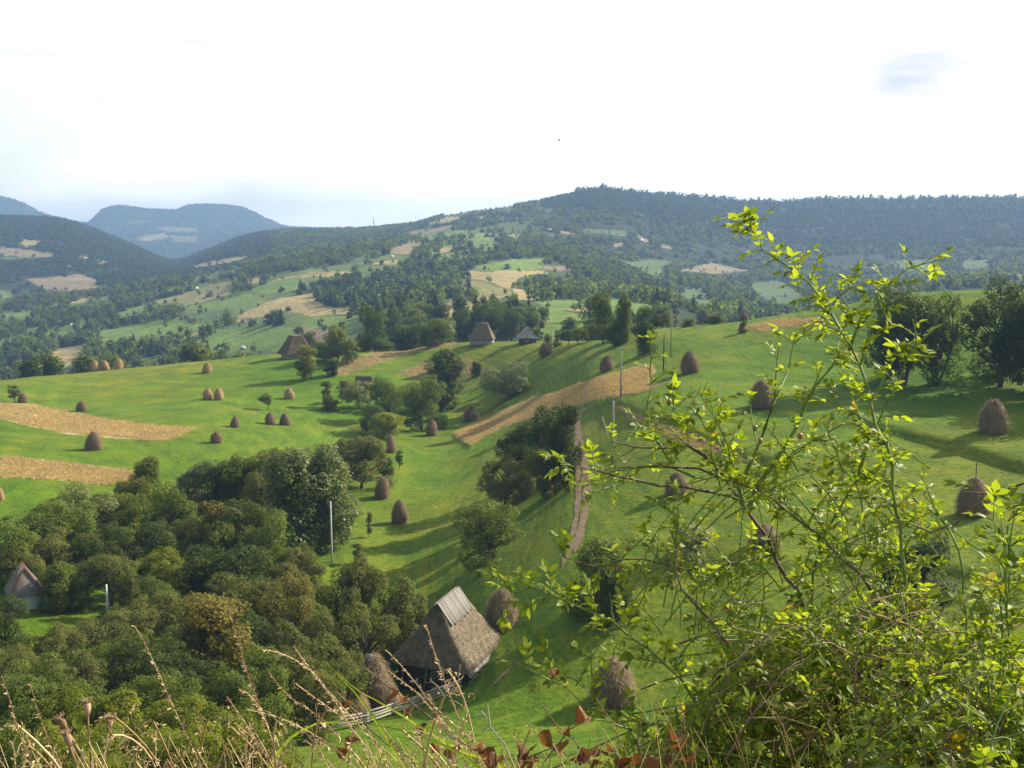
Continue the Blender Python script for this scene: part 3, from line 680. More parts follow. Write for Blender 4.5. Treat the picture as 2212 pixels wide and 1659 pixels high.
def plant_tree(name, p, h, wdt, kind, mat, label, cat='tree', group=None, var=0, hi=True, trunk=True, rz=None, dens=1.0):
    n = int({True: 13000, False: 1400}[hi] * dens); leaf = 0.0215 if hi else 0.058
    if kind == 'thin': n //= 3
    if kind == 'shrub' and hi: leaf = 0.028
    cm, tm = proto(kind, var, n, leaf)
    r = empty(name, p, random.uniform(0, 6.28) if rz is None else rz)
    s = 1.18 * wdt / WID[kind]; tag(r, label, cat, group)
    r.scale = (s, s, h)
    c = bpy.data.objects.new('crown', cm); COL.objects.link(c); c.parent = r
    if mat and kind != 'conifer': c.material_slots[0].link = 'OBJECT'; c.material_slots[0].material = M[mat]
    if trunk:
        t = bpy.data.objects.new('trunk', tm); COL.objects.link(t); t.parent = r
    return r
def tree_px(cx, top, base, wd, kind, mat, label, name='deciduous_tree', cat='tree', group=None, var=0, rmin=45, rmax=12000, bx=None, **k):
    """cx, top, base, width in display units (2.16 per pixel)"""
    s = 2.16; p = ray((bx or cx) / s, base / s, rmin, rmax); r = math.hypot(p.x, p.y)
    t1 = az_t(cx / s, top / s)[1]; h = max(0.5, t1 * r - p.z); wdt = wd / s * p.length / F
    return plant_tree(name, p - Vector((0, 0, 0.1)), h, wdt, kind, mat, label, cat, group, var, **k)

TREES = [
 # cx, top, base, width, kind, material, label, var, (base x)
 (1052, 1072, 1212, 132, 'round', 'leaf_mid', 'lone round apple tree with a leaning trunk on the slope above the near barn', 0, 1066),
 (1212, 868, 1052, 84, 'ragged', 'leaf_dark', 'tallest dark tree of the roadside clump, right against the dirt track', 0, None),
 (1172, 888, 1040, 88, 'ragged', 'leaf_dark', 'dark tree in the middle of the roadside clump above the track bend', 1, None),
 (1126, 912, 1040, 90, 'ragged', 'leaf_dark', 'dark tree on the left side of the roadside clump below the dry hay strip', 2, None),
 (1192, 945, 1062, 96, 'round', 'leaf_mid', 'rounder tree standing at the front of the roadside clump', 1, None),
 (1146, 950, 1058, 92, 'round', 'leaf_mid', 'low leafy tree filling the front left of the roadside clump', 2, None),
 (1088, 982, 1095, 92, 'round', 'leaf_olive', 'grey green tree at the lowest left corner of the roadside clump', 3, None),
 (1178, 1018, 1080, 38, 'round', 'leaf_olive', 'small young tree with a thin trunk just below the roadside clump', 0, None),
 (1140, 1010, 1078, 34, 'round', 'leaf_olive', 'small bushy tree between the grey green tree and the young thin trunked tree', 3, None),
 (1230, 985, 1062, 34, 'tall', 'leaf_dark', 'narrow tree leaning over the edge of the dirt track', 0, None),
 (955, 756, 882, 82, 'tall', 'leaf_mid', 'tall broad ash tree in front of the half hidden thatched roof', 1, None),
 (911, 808, 928, 92, 'round', 'leaf_mid', 'full round tree left below the tall ash tree in the gully', 0, None),
 (838, 808, 905, 78, 'multi', 'leaf_mid', 'loose many stemmed tree beside the low dark shed', 0, None),
 (832, 886, 950, 84, 'shrub', 'leaf_yellow', 'bright yellow green bushy tree at the bottom of the gully', 0, None),
 (812, 868, 938, 60, 'round', 'leaf_dark', 'dark tree behind the bright yellow green bush in the gully', 2, None),
 (777, 816, 882, 60, 'round', 'leaf_silver', 'grey green round tree just below the low dark shed', 3, None),
 (1100, 776, 858, 108, 'multi', 'leaf_silver', 'wide silvery willow with spreading limbs in the open centre of the meadow', 2, None),
 (1028, 780, 812, 22, 'tall', 'leaf_dark', 'small upright bush alone left of the silvery willow', 2, None),
 (659, 745, 822, 42, 'tall', 'leaf_yellow', 'egg shaped tree on a stout bare trunk right of the steep thatched barn', 3, None),
 (577, 846, 886, 32, 'apple', 'leaf_mid', 'small orchard tree alone among the haystacks on the left meadow', 1, None),
 (728, 708, 782, 60, 'ragged', 'leaf_yellow', 'tall ragged sunlit tree right of the egg shaped tree', 1, None),
 (752, 728, 785, 52, 'round', 'leaf_mid', 'leafy tree on the right flank of the tall ragged sunlit tree', 1, None),
 (702, 736, 778, 44, 'round', 'leaf_mid', 'low dark tree on the left flank of the tall ragged sunlit tree', 2, None),
 (716, 776, 812, 30, 'tall', 'leaf_dark', 'dark narrow tree below the tall ragged sunlit tree', 1, None),
 (706, 822, 880, 22, 'thin', 'leaf_olive', 'thin sparse tree with a bare lower trunk left of the gully', 0, None),
 (740, 820, 868, 26, 'thin', 'leaf_olive', 'spindly tree between the gully shrub and the low dark shed', 1, None),
 (708, 848, 886, 36, 'shrub', 'leaf_olive', 'low shrub at the left rim of the gully', 1, None),
 (724, 862, 888, 22, 'shrub', 'leaf_yellow', 'tiny shrub tucked against the right of the low gully shrub', 2, None),
 (813, 718, 752, 62, 'round', 'leaf_mid', 'spreading tree on the rough bank right of the ragged sunlit tree', 3, None),
 (835, 736, 760, 36, 'shrub', 'leaf_mid', 'rounded shrub at the foot of the spreading tree on the rough bank', 0, None),
 (774, 732, 760, 30, 'shrub', 'leaf_yellow', 'sunlit shrub left of the spreading tree on the rough bank', 1, None),
 (955, 684, 745, 58, 'round', 'leaf_mid', 'dense dark tree on the crest left of the thatched barn with a flat ridge', 0, None),
 (924, 698, 745, 44, 'round', 'leaf_mid', 'smaller leafy tree left of the dense crest tree', 1, None),
 (935, 716, 748, 30, 'shrub', 'leaf_yellow', 'yellow green shrub at the foot of the two crest trees', 2, None),
 (672, 714, 758, 30, 'multi', 'leaf_mid', 'thin topped tree rising right behind the steep thatched barn', 1, None),
 (1303, 632, 742, 56, 'ragged', 'leaf_mid', 'tallest tree on the crest with a forked crown, right of the orchard row', 2, None),
 (1343, 636, 744, 40, 'tall', 'leaf_mid', 'second tall tree joined to the right of the forked crest tree', 1, None),
 (1326, 690, 748, 60, 'round', 'leaf_dark', 'dark low tree at the foot of the two tall crest trees', 0, None),
 (1395, 654, 708, 44, 'round', 'leaf_mid', 'rounded tree behind the crest right of the two tall crest trees', 2, None),
 (1428, 672, 706, 34, 'round', 'leaf_olive', 'pale low tree right of the rounded tree behind the crest', 3, None),
 (1393, 688, 766, 56, 'shrub', 'leaf_dark', 'bushy dark tree with a sagging white cable hung across it', 0, None),
 (1226, 706, 746, 40, 'apple', 'leaf_mid', 'first orchard tree at the left end of the row on the crest', 0, None),
 (1250, 703, 744, 38, 'apple', 'leaf_mid', 'second orchard tree from the left in the row on the crest', 2, None),
 (1271, 696, 738, 38, 'apple', 'leaf_olive', 'third orchard tree from the left in the row on the crest', 1, None),
 (1292, 700, 732, 32, 'apple', 'leaf_mid', 'last orchard tree at the right end of the row on the crest', 3, None),
 (1184, 717, 748, 22, 'shrub', 'leaf_mid', 'small shrub by the grey pole just right of the pyramid roofed hut', 1, None),
 (1204, 712, 748, 20, 'shrub', 'leaf_olive', 'shrub right of the grey pole near the pyramid roofed hut', 2, None),
 (1488, 684, 706, 40, 'shrub', 'leaf_yellow', 'low sunlit bush on the crest right of the tallest pole', 0, None),
 (1545, 678, 700, 50, 'shrub', 'leaf_mid', 'broad low bush on the crest between the poles and the small crest haystack', 1, None),
 (1606, 690, 718, 26, 'shrub', 'leaf_olive', 'scrubby bush below the small crest haystack', 2, None),
 (1955, 608, 832, 150, 'multi', 'leaf_dark', 'great many stemmed tree behind the top of the rose bush', 0, None),
 (2015, 628, 828, 120, 'multi', 'leaf_mid', 'second many stemmed tree leaning against the right of the great one', 1, None),
 (1915, 668, 818, 80, 'multi', 'leaf_dark', 'lower tree at the left edge of the great many stemmed tree', 2, None),
 (2160, 600, 836, 150, 'round', 'leaf_dark', 'great dark round tree standing near the right edge of the hill', 0, None),
 (2230, 600, 842, 130, 'round', 'leaf_dark', 'dark tree partly cut off by the right edge of the photo', 1, None),
 (2330, 590, 850, 180, 'round', 'leaf_dark', 'unseen dark tree added beyond the right edge to shade the slope', 2, None),  # unseen trees outside the frame, added to throw shade on the slope
 (2450, 600, 880, 200, 'round', 'leaf_dark', 'outermost unseen dark tree added farther beyond the edge to shade the right slope', 0, None),  # also out of view, added for its shade
 (1292, 1150, 1325, 150, 'shrub', 'leaf_mid', 'dark green elder bush at the lower end of the dirt track', 0, None),
 (1330, 1215, 1345, 90, 'shrub', 'leaf_dark', 'lower elder bush joined to the right of the dark one by the track', 1, None),
 (1990, 1152, 1290, 170, 'shrub', 'leaf_dark', 'wide low green thicket bush seen through the rose bush on the right', 2, None),
 (1925, 1205, 1300, 80, 'shrub', 'leaf_dark', 'low bush at the left end of the thicket seen through the rose bush', 3, None),
 (863, 966, 1014, 15, 'thin', 'leaf_mid', 'slim sapling right of the haystack below the gully', 2, None),
 (838, 986, 1030, 26, 'tall', 'leaf_mid', 'narrow leafy tree left of the slim sapling', 2, None),
 (824, 974, 1022, 24, 'tall', 'leaf_mid', 'narrow leafy tree at the end of the thicket beside the sapling', 3, None),
 (797, 1104, 1160, 13, 'thin', 'leaf_olive', 'almost leafless sapling left of the two slope haystacks', 1, None),
 (773, 1172, 1218, 20, 'thin', 'leaf_olive', 'small thin sapling at the lower edge of the thicket by the pole', 0, None),
 (32, 826, 869, 20, 'thin', 'leaf_silver', 'small white trunked birch beside the leftmost dark haystack', 2, None),
 # behind the crest
 (808, 656, 742, 52, 'round', 'leaf_dark', 'dark full tree behind the crest, left of the farmstead', 0, None),
 (848, 672, 738, 50, 'round', 'leaf_dark', 'dark round tree joined to the right of the dark full tree behind the crest', 2, None),
 (893, 680, 735, 52, 'multi', 'leaf_mid', 'grey green tree behind the crest between the dark trees and the tin roofed shed', 1, None),
 (950, 652, 705, 46, 'round', 'leaf_dark', 'dark tree just behind the tin roofed shed', 1, None),
 (1012, 662, 735, 54, 'round', 'leaf_dark', 'dark tree rising behind the left of the flat ridged thatched barn', 3, None),
 (1052, 652, 735, 66, 'round', 'leaf_dark', 'highest dark tree in the wood behind the flat ridged thatched barn', 0, None),
 (1103, 666, 738, 62, 'round', 'leaf_dark', 'dark tree in the wood between the thatched barn and the pyramid roofed hut', 1, None),
 (1085, 650, 720, 50, 'round', 'leaf_mid', 'paler tree at the back of the wood behind the thatched barn', 2, None),
 (1136, 655, 715, 46, 'round', 'leaf_mid', 'tree behind the point of the pyramid roofed hut', 3, None),
 (1170, 664, 702, 34, 'tall', 'leaf_mid', 'narrow tree right of the distant row of haystacks', 0, None),
 (995, 690, 735, 34, 'shrub', 'leaf_dark', 'low tree between the tin roofed shed and the flat ridged thatched barn', 0, None),
]
BEHIND = 68
for k, (cx, tp, bs, wd, kd, mt, lb, vr, bx) in enumerate(TREES):
    beh = k >= BEHIND
    nm = 'shrub' if kd == 'shrub' else ('sapling' if kd == 'thin' else 'deciduous_tree')
    kw = dict(rmin=385) if beh else {}
    t_ = tree_px(cx, tp, bs, wd, kd, mt, lb, nm, 'shrub' if kd == 'shrub' else 'tree', None, vr, bx=bx, **kw)
    if k == 0: t_.rotation_euler = (0, R_(-8), 0.4)
# the thicket that fills the lower left
THICK = [
 (640, 968, 1195, 118, 'tall', 'leaf_silver', 'tallest tree of the thicket with silvery leaves, left of the white pole'),
 (722, 962, 1190, 84, 'tall', 'leaf_silver', 'tall dark tree right behind the tallest silvery tree'),
 (782, 945, 1055, 96, 'ragged', 'leaf_olive', 'olive tree group end at the upper right of the thicket'),
 (745, 950, 1050, 70, 'ragged', 'leaf_olive', 'olive tree left of the upper right end of the thicket'),
 (322, 986, 1075, 42, 'tall', 'leaf_mid', 'slender column shaped tree rising from the back of the thicket'),
 (290, 1020, 1080, 56, 'round', 'leaf_yellow', 'low bushy tree left of the slender column shaped tree'),
 (425, 996, 1095, 110, 'shrub', 'leaf_silver', 'broad grey green bush at the back of the thicket'),
 (478, 1000, 1110, 60, 'tall', 'leaf_dark', 'dark pointed tree right of the broad grey green bush'),
 (520, 980, 1110, 90, 'round', 'leaf_mid', 'round tree between the dark pointed tree and the silvery tree'),
 (575, 955, 1110, 90, 'round', 'leaf_olive', 'olive crowned tree at the back left of the silvery tree'),
 (655, 952, 1080, 80, 'round', 'leaf_silver', 'pale crown showing above the tallest silvery tree'),
 (195, 1038, 1185, 100, 'round', 'leaf_silver', 'grey green tree at the upper left of the thicket, over the dry strip'),
 (150, 1075, 1215, 110, 'round', 'leaf_mid', 'full tree at the left end of the thicket above the white walled cottage'),
 (262, 1062, 1190, 88, 'round', 'leaf_yellow', 'yellowish tree right of the upper left grey green tree'),
 (318, 1060, 1190, 80, 'round', 'leaf_mid', 'mid green tree below the slender column shaped tree'),
 (375, 1040, 1180, 80, 'round', 'leaf_mid', 'mid green tree below the broad grey green bush'),
 (452, 1080, 1230, 118, 'ragged', 'leaf_rust', 'tree with orange autumn tips in the middle of the thicket'),
 (530, 1070, 1240, 110, 'round', 'leaf_mid', 'large green tree between the orange tipped and silvery trees'),
 (575, 1100, 1270, 90, 'round', 'leaf_mid', 'green tree pressed against the front of the silvery tree'),
 (300, 1120, 1240, 92, 'round', 'leaf_dark', 'dark tree in the left middle of the thicket'),
 (225, 1130, 1260, 90, 'round', 'leaf_dark', 'shaded tree above the short white pole'),
 (510, 1165, 1330, 125, 'round', 'leaf_dark', 'darkest tree in the hollow of the thicket below the orange tipped one'),
 (435, 1180, 1330, 100, 'round', 'leaf_dark', 'dark tree left of the darkest one in the hollow'),
 (355, 1185, 1300, 86, 'round', 'leaf_yellow', 'bright green tree in the hollow of the thicket'),
 (240, 1180, 1310, 108, 'apple', 'leaf_olive', 'olive spreading tree behind the short white pole'),
 (122, 1215, 1320, 58, 'tall', 'leaf_mid', 'egg shaped tree just right of the white walled cottage'),
 (62, 1110, 1235, 95, 'round', 'leaf_dark', 'dark tree behind the white walled cottage'),
 (10, 1125, 1260, 80, 'round', 'leaf_mid', 'tree behind the left corner of the white walled cottage'),
 (175, 1235, 1320, 50, 'shrub', 'leaf_mid', 'bush between the egg shaped tree and the short white pole'),
 (600, 1205, 1330, 90, 'shrub', 'leaf_olive', 'olive bush below the silvery tree'),
 (640, 1215, 1330, 80, 'shrub', 'leaf_olive', 'olive bush under the foot of the white pole'),
 (790, 1200, 1400, 90, 'ragged', 'leaf_olive', 'ragged olive tree on the right edge of the thicket above the barn'),
 (740, 1225, 1410, 90, 'round', 'leaf_olive', 'olive tree left of the ragged one on the right edge of the thicket'),
 (845, 1260, 1440, 100, 'ragged', 'leaf_olive', 'dark olive tree directly behind the near barn'),
 (905, 1285, 1420, 60, 'ragged', 'leaf_olive', 'small olive tree touching the ridge side of the near barn'),
 (800, 1300, 1480, 100, 'round', 'leaf_olive', 'olive tree between the near barn and the rust tinted tree'),
 (625, 1245, 1430, 105, 'round', 'leaf_rust', 'rust tinted tree in the lower right of the thicket'),
 (555, 1240, 1400, 90, 'round', 'leaf_olive', 'grey olive tree left of the rust tinted tree'),
 (485, 1240, 1400, 96, 'round', 'leaf_olive', 'grey olive tree right above the golden green tree'),
 (455, 1288, 1500, 118, 'tall', 'leaf_rust', 'golden green tree turning yellow in the lower thicket'),
 (385, 1270, 1420, 96, 'round', 'leaf_olive', 'grey olive tree left above the golden green tree'),
 (300, 1285, 1430, 100, 'apple', 'leaf_olive', 'spreading olive tree right below the short white pole'),
 (215, 1325, 1450, 100, 'apple', 'leaf_olive', 'spreading olive tree left below the short white pole'),
 (120, 1350, 1470, 100, 'apple', 'leaf_olive', 'olive tree below the grass patch of the cottage'),
 (14, 1284, 1420, 66, 'round', 'leaf_dark', 'dark tree at the left edge in front of the cottage'),
 (20, 1385, 1500, 90, 'apple', 'leaf_olive', 'olive tree at the left edge below the cottage'),
 (720, 1370, 1560, 110, 'round', 'leaf_olive', 'olive tree left of the capped haystack by the barn'),
 (640, 1385, 1570, 110, 'round', 'leaf_olive', 'olive tree below the rust tinted tree'),
 (560, 1400, 1590, 110, 'round', 'leaf_mid', 'green tree right below the golden green tree'),
]
for k, (cx, tp, bs, wd, kd, mt, lb) in enumerate(THICK):
    wd *= 1.16
    nm = 'shrub' if kd == 'shrub' else 'deciduous_tree'
    tree_px(cx, tp, bs, wd, kd, mt, lb, nm, 'shrub' if kd == 'shrub' else 'tree', 'trees of the thicket in the lower left', k % 4)
EXTRA = [(560, 1010, 1150, 80), (700, 1040, 1170, 90), (400, 1110, 1240, 90), (170, 1150, 1260, 90), (350, 1240, 1370, 90), (655, 1170, 1290, 80), 
         (270, 1220, 1340, 80), (690, 1310, 1460, 90), (540, 1300, 1460, 110), (620, 1330, 1500, 110), (390, 1340, 1480, 100), (240, 1390, 1510, 110), (320, 1370, 1520, 110), (150, 1420, 1540, 110), (70, 1410, 1540, 100), (500, 1440, 1600, 120), (690, 1440, 1600, 100), (410, 1420, 1560, 110), (760, 1400, 1530, 80), (60, 1180, 1280, 60), (480, 1110, 1250, 80), (110, 1140, 1250, 80)]
for k, (cx, tp, bs, wd) in enumerate(EXTRA):
    tree_px(cx, tp, bs, wd * 1.15, random.choice(['round', 'round', 'multi', 'shrub']), random.choice(['leaf_olive', 'leaf_mid', 'leaf_dark', 'leaf_olive']), 'olive green tree packed into the thicket in the lower left', 'deciduous_tree', 'tree', 'packed trees of the lower left thicket', k % 4)
# lower front of the thicket: a bank of bright bushy crowns
rows = [(1455, 1600, 'leaf_mid'), (1490, 1680, 'leaf_yellow'), (1540, 1760, 'leaf_yellow'), (1590, 1850, 'leaf_yellow')]
for j, (tp, bs, mt) in enumerate(rows):
    n_ = 7
    for k in range(n_):
        cx = 20 + k * 88 + (j % 2) * 40 + random.uniform(-12, 12)
        if cx > 650 + (0 if j < 1 else -40): continue
        tree_px(cx, tp + random.uniform(-25, 25) + max(0, cx - 420) * 0.10, bs, 122, random.choice(['round', 'shrub', 'round']), mt if random.random() < .8 else 'leaf_mid',
                'bright green bushy tree in the lowest bank of the thicket', 'deciduous_tree', 'tree', 'bushy trees in the lowest bank of the thicket', k % 4, rmin=50)

# ------------------------------------------------------------------ trees of the far slopes
def far_scatter():
    rng = np.random.default_rng(5); pts = []
    crest = np.exp(KR[10])
    # candidate spots: jittered grid in the viewing fan, denser close by
    def ring(r0, r1, sp):
        n = int((r1 * r1 - r0 * r0) * R_(60) / 2 / sp ** 2 * 1.0)
        r = np.sqrt(rng.uniform(r0 * r0, r1 * r1, n)); a = rng.uniform(R_(-30), R_(30), n)
        return r, a
    Rs, As, Cl = [], [], []
    for r0, r1, sp in ((395, 700, 5.2), (700, 1200, 5.8), (1200, 1900, 7.0), (1900, 2800, 6.8), (3600, 5300, 17)):
        r, a = ring(r0, r1, sp); Rs.append(r); As.append(a)
    r = np.concatenate(Rs); a = np.concatenate(As)
    x = np.sin(a) * r; y = np.cos(a) * r
    ci, _, cf, _ = _ij(a, np.zeros_like(a)); cr = crest[ci]
    z = ground(x, y)
    f = y * CP - z * SP; U = 512 + F * x / f; V = 384 - F * (y * SP + z * CP) / f
    h = rng.uniform(4.0, 8.5, len(r)) * np.interp(r, [400, 900, 1500], [1.5, 1.15, 0.85])
    # hidden behind nearer land?
    TTm = np.maximum.accumulate(ZZ / RR, axis=1)
    i, j, fi, fj = _ij(a, np.log(r))
    vis = (z + h) / r > TTm[i, np.maximum(j - 3, 0)]
    fk = field_at(U, V)
    dens = vnoise(x, y, 70, 3) * 0.6 + vnoise(x, y, 25, 8) * 0.4
    keep = vis & (r > cr * 1.05)
    infield = fk >= 0
    # near a field edge (hedges)
    e = np.zeros(len(r), bool)
    for du, dv in ((3, 0), (-3, 0), (0, 1.6), (0, -1.6)):
        e |= field_at(U + du, V + dv) != fk
    keep &= np.where(infield, np.where(e, rng.uniform(0, 1, len(r)) < 0.10, rng.uniform(0, 1, len(r)) < 0.006),
                     dens - 0.12 * ((r < 640) & (U > 530) & (U < 700)) - np.interp(r, [500, 900, 1500, 1900], [0.08, 0.15, 0.10, -0.15]) * np.where(U < 580, 1, .2) - 0.22 * ((U > 400) & (U < 555) & (r > 1500)) - 0.16 * ((U < 270) & (r > 1500) & (V > 238)) - 0.10 * ((U > 600) & (V > 245)) > rng.uniform(0.15, 0.60, len(r)))
    for kdv in (0.35, 0.7, 1.0):                                          # keep the view into the fields open, as the hay makers do
        hid = (fk < 0) & (field_at(U, V - h * F / r * kdv) >= 0); keep &= ~(hid & (rng.uniform(0, 1, len(r)) < 0.80))
    # the bald summit and open pasture
    conif = ((r > 1900) & (U > 540)) | ((r > 1500) & (U < 270)) | ((U > 270) & (U < 440) & (V > 255) & (V < 330) & (r > 520) & (r < 1000) & (rng.uniform(0, 1, len(r)) < 0.45)) | (rng.uniform(0, 1, len(r)) < np.interp(r, [400, 1500, 2400], [0.08, 0.3, 0.5]))
    h = np.where(conif, h * 1.3, h) * np.where(infield & ~e, 0.8, 1) * np.where(infield & e, 0.55, 1)
    # tall uneven firs along the ridge line
    ridge = (r > 2300) & (r < 2750) & (U > 575)
    h = np.where(ridge, rng.choice([6, 9, 14, 20], len(r), p=[.45, .33, .15, .07]), h)
    sk = np.nonzero(keep)[0]
    return x[sk], y[sk], z[sk], h[sk], conif[sk], r[sk], U[sk], V[sk]
fx, fy, fz, fh, fc, fr, fu, fv = far_scatter()
px_h = fh / fr * F
inframe = (fu > 0) & (fu < 1024) & (px_h > 5)
order = np.argsort(-px_h * inframe)
dec = [k for k in order if not fc[k]][:170]; con = [k for k in order if fc[k]][:110]
sel = set(dec) | set(con)
def region_name(u, v, r):
    if u < 150: a = 'above the left meadow'
    elif u < 290: a = 'behind the three pale haystacks and the steep barn'
    elif u < 430: a = 'on the slope left of the farmstead'
    elif u < 560: a = 'on the slope behind the farmstead'
    elif u < 700: a = 'on the slope behind the tall crest trees'
    else: a = 'on the valley side beyond the rose bush'
    return a
for k in dec + con:
    cf_ = bool(fc[k]); q = random.random()
    lb = ('dark pointed conifer ' if cf_ else 'rounded broadleaf tree ') + region_name(fu[k], fv[k], fr[k])
    plant_tree('conifer' if cf_ else 'deciduous_tree', (fx[k], fy[k], fz[k] - 0.2), float(fh[k]), float(fh[k]) * (0.36 if cf_ else random.uniform(0.6, 0.85)),
               'conifer' if cf_ else random.choice(['round', 'tall', 'ragged', 'round']), random.choice(['leaf_mid', 'leaf_dark', 'leaf_mid', 'leaf_olive']),
               lb, 'tree', lb.replace('conifer', 'conifers').replace('tree ', 'trees '), random.randrange(3), hi=False)
def far_mass():
    rest = np.array([k for k in range(len(fx)) if k not in sel])
    print('far trees', len(rest))
    rng = np.random.default_rng(9)
    for nm, is_c, lab in (('broadleaf_woods', False, 'hazy broadleaf woods covering the far slopes'), ('conifer_forest', True, 'dark blue conifer forest on the far ridges')):
        kk = rest[fc[rest] == is_c]; mb = MB()
        nearr = fr[kk] < 1300
        for nfaces, sub in ((46, kk[nearr]), (34 if is_c else 24, kk[~nearr])):
            for var in range(4):
                s_ = sub[var::4]; n = len(s_)
                if not n: continue
                if is_c:
                    t = conifer_mb(100 + var, nfaces)
                else:
                    lb = [(0.10 * cos(q * 2.1 + var), 0.10 * sin(q * 2.1 + var), 0.38 + 0.17 * q * 0.9, 0.27 - 0.03 * q, 0.27 - 0.03 * q, 0.22) for q in range(4)]
                    t = crown_mb(200 + var, lb, nfaces, 0.30 if nfaces > 30 else 0.42, 0.1)
                tv = np.concatenate(t.v); tq = np.concatenate(t.q)
                if is_c: tv = tv * np.array([1.1, 1.1, 1])
                a = rng.uniform(0, 2 * pi, n); H = fh[s_]; W = H * (rng.uniform(0.75, 1.1, n) if not is_c else rng.uniform(0.75, 1.0, n) * np.interp(H, [8, 14, 20], [1.25, .75, .6]))
                m = np.zeros((n, 3, 3)); m[:, 0, 0] = np.cos(a) * W; m[:, 0, 1] = -np.sin(a) * W; m[:, 1, 0] = np.sin(a) * W; m[:, 1, 1] = np.cos(a) * W; m[:, 2, 2] = H
                P = np.stack([fx[s_], fy[s_], fz[s_] - 0.3], -1)
                kq = len(tv); V = np.einsum('nij,kj->nki', m, tv) + P[:, None, :]
                off = (np.arange(n) * kq)[:, None, None]; Q = (tq[None] + off).reshape(-1, 4)
                c = np.clip(rng.uniform(0, 1, n)[:, None] * 0.45 + 0.35 * vnoise(fx[s_], fy[s_], 60, 12)[:, None] + np.concatenate(t.c)[None] * 0.3 - .05, 0, 1)
                mb.add(V.reshape(-1, 3), Q, c=c.ravel())
        if mb.n:
            o = mb.obj(nm, M['needle'] if is_c else M['leaf_far']); tag(o, lab, 'woods', None, 'stuff')
far_mass()
# ------------------------------------------------------------------ haystacks
def stack_mb(seed, n=2600, slim=0.0):
    rng = np.random.default_rng(seed); mb = MB()
    z = np.array([0, .04, .12, .22, .34, .46, .58, .68, .78, .87, .94, .985, 1.0])
    r = np.array([.36, .385, .41, .42, .415, .40, .37, .325, .26, .18, .11, .055, .015]) * (1 - slim * z)
    seg = 28; V = []
    ph = rng.uniform(0, 6, 4); ln = rng.uniform(-.03, .03, 2)
    def rad(zz, a):
        return np.interp(zz, z, r) * (1 + 0.05 * np.sin(2 * a + ph[0] + zz * 3) + 0.035 * np.sin(3 * a + ph[1] - zz * 5) + 0.02 * np.sin(7 * a + ph[2] + zz * 9))
    for zz in z:
        for k in range(seg):
            a = 2 * pi * k / seg; q = rad(zz, a); V.append((q * cos(a) + ln[0] * zz, q * sin(a) + ln[1] * zz, zz - 0.02))
    m_ = len(z); Q = [(i * seg + k, i * seg + (k + 1) % seg, (i + 1) * seg + (k + 1) % seg, (i + 1) * seg + k) for i in range(m_ - 1) for k in range(seg)]
    mb.add(V, Q, c=0.4)
    zz = rng.uniform(0.0, 0.99, n) ** 1.1; a = rng.uniform(0, 2 * pi, n); q = rad(zz, a) * 0.99
    P = np.stack([q * np.cos(a) + ln[0] * zz, q * np.sin(a) + ln[1] * zz, zz], -1)
    out = np.stack([np.cos(a), np.sin(a), 0.35 + 0 * a], -1)
    fw = np.stack([np.cos(a) * 0.35, np.sin(a) * 0.35, -np.ones(n)], -1) + rand_rot(n, rng) * 0.45
    m = frames(out + rand_rot(n, rng) * 0.3, fw)
    m[:, :, 0] *= 0.010; m[:, :, 1] *= rng.uniform(0.035, 0.085, n)[:, None]
    stamp(mb, [(-0.5, 0, 0), (0.5, 0, 0), (0.15, 1, .1), (-0.15, 1, .1)], [(0, 1, 2, 3)], None, m, P, rng.uniform(0, 1, n))
    return mb
ST = {}
for v_ in range(4):
    for mm in ('hay', 'hay_light'):
        ST[(v_, mm)] = stack_mb(300 + v_, slim=(0, .08, -.02, .12)[v_]).mesh('haystack_' + mm, M[mm], False)
POLE = MB().add(*tube([(0, 0, 0), (0.03, 0, 0.5), (0, 0.02, 1)], [0.05, 0.045, 0.035], 6)).mesh('stack_pole', M['bark'])
def haystack(cx, top, base, wd, mat, label, group=None, rmin=45, pole=None, var=None, asp=None):
    s = 2.16; p = ray(cx / s, base / s, rmin); r = math.hypot(p.x, p.y)
    t1 = az_t(cx / s, top / s)[1]; h = t1 * r - p.z; wdt = wd / s * p.length / F
    o = empty('haystack', p, random.uniform(0, 6.28)); tag(o, label, 'haystack', group)
    v = random.randrange(4) if var is None else var
    c = bpy.data.objects.new('hay', ST[(v, mat)]); COL.objects.link(c); c.parent = o; c.scale = (wdt / 0.83 * random.uniform(.93, 1.06), wdt / 0.83 * random.uniform(.93, 1.06), h); c.rotation_euler = (random.uniform(-.07, .07), random.uniform(-.07, .07), 0)
    ph = h * random.uniform(1.03, 1.14)
    if pole: ph = (az_t(cx / s, pole / s)[1]) * r - p.z
    q = bpy.data.objects.new('pole', POLE); COL.objects.link(q); q.parent = o; q.scale = (1.5 if pole else 1, 1.5 if pole else 1, max(ph, h * 1.03)); q.location = (0.02, 0, 0)
    return o, p, h, wdt
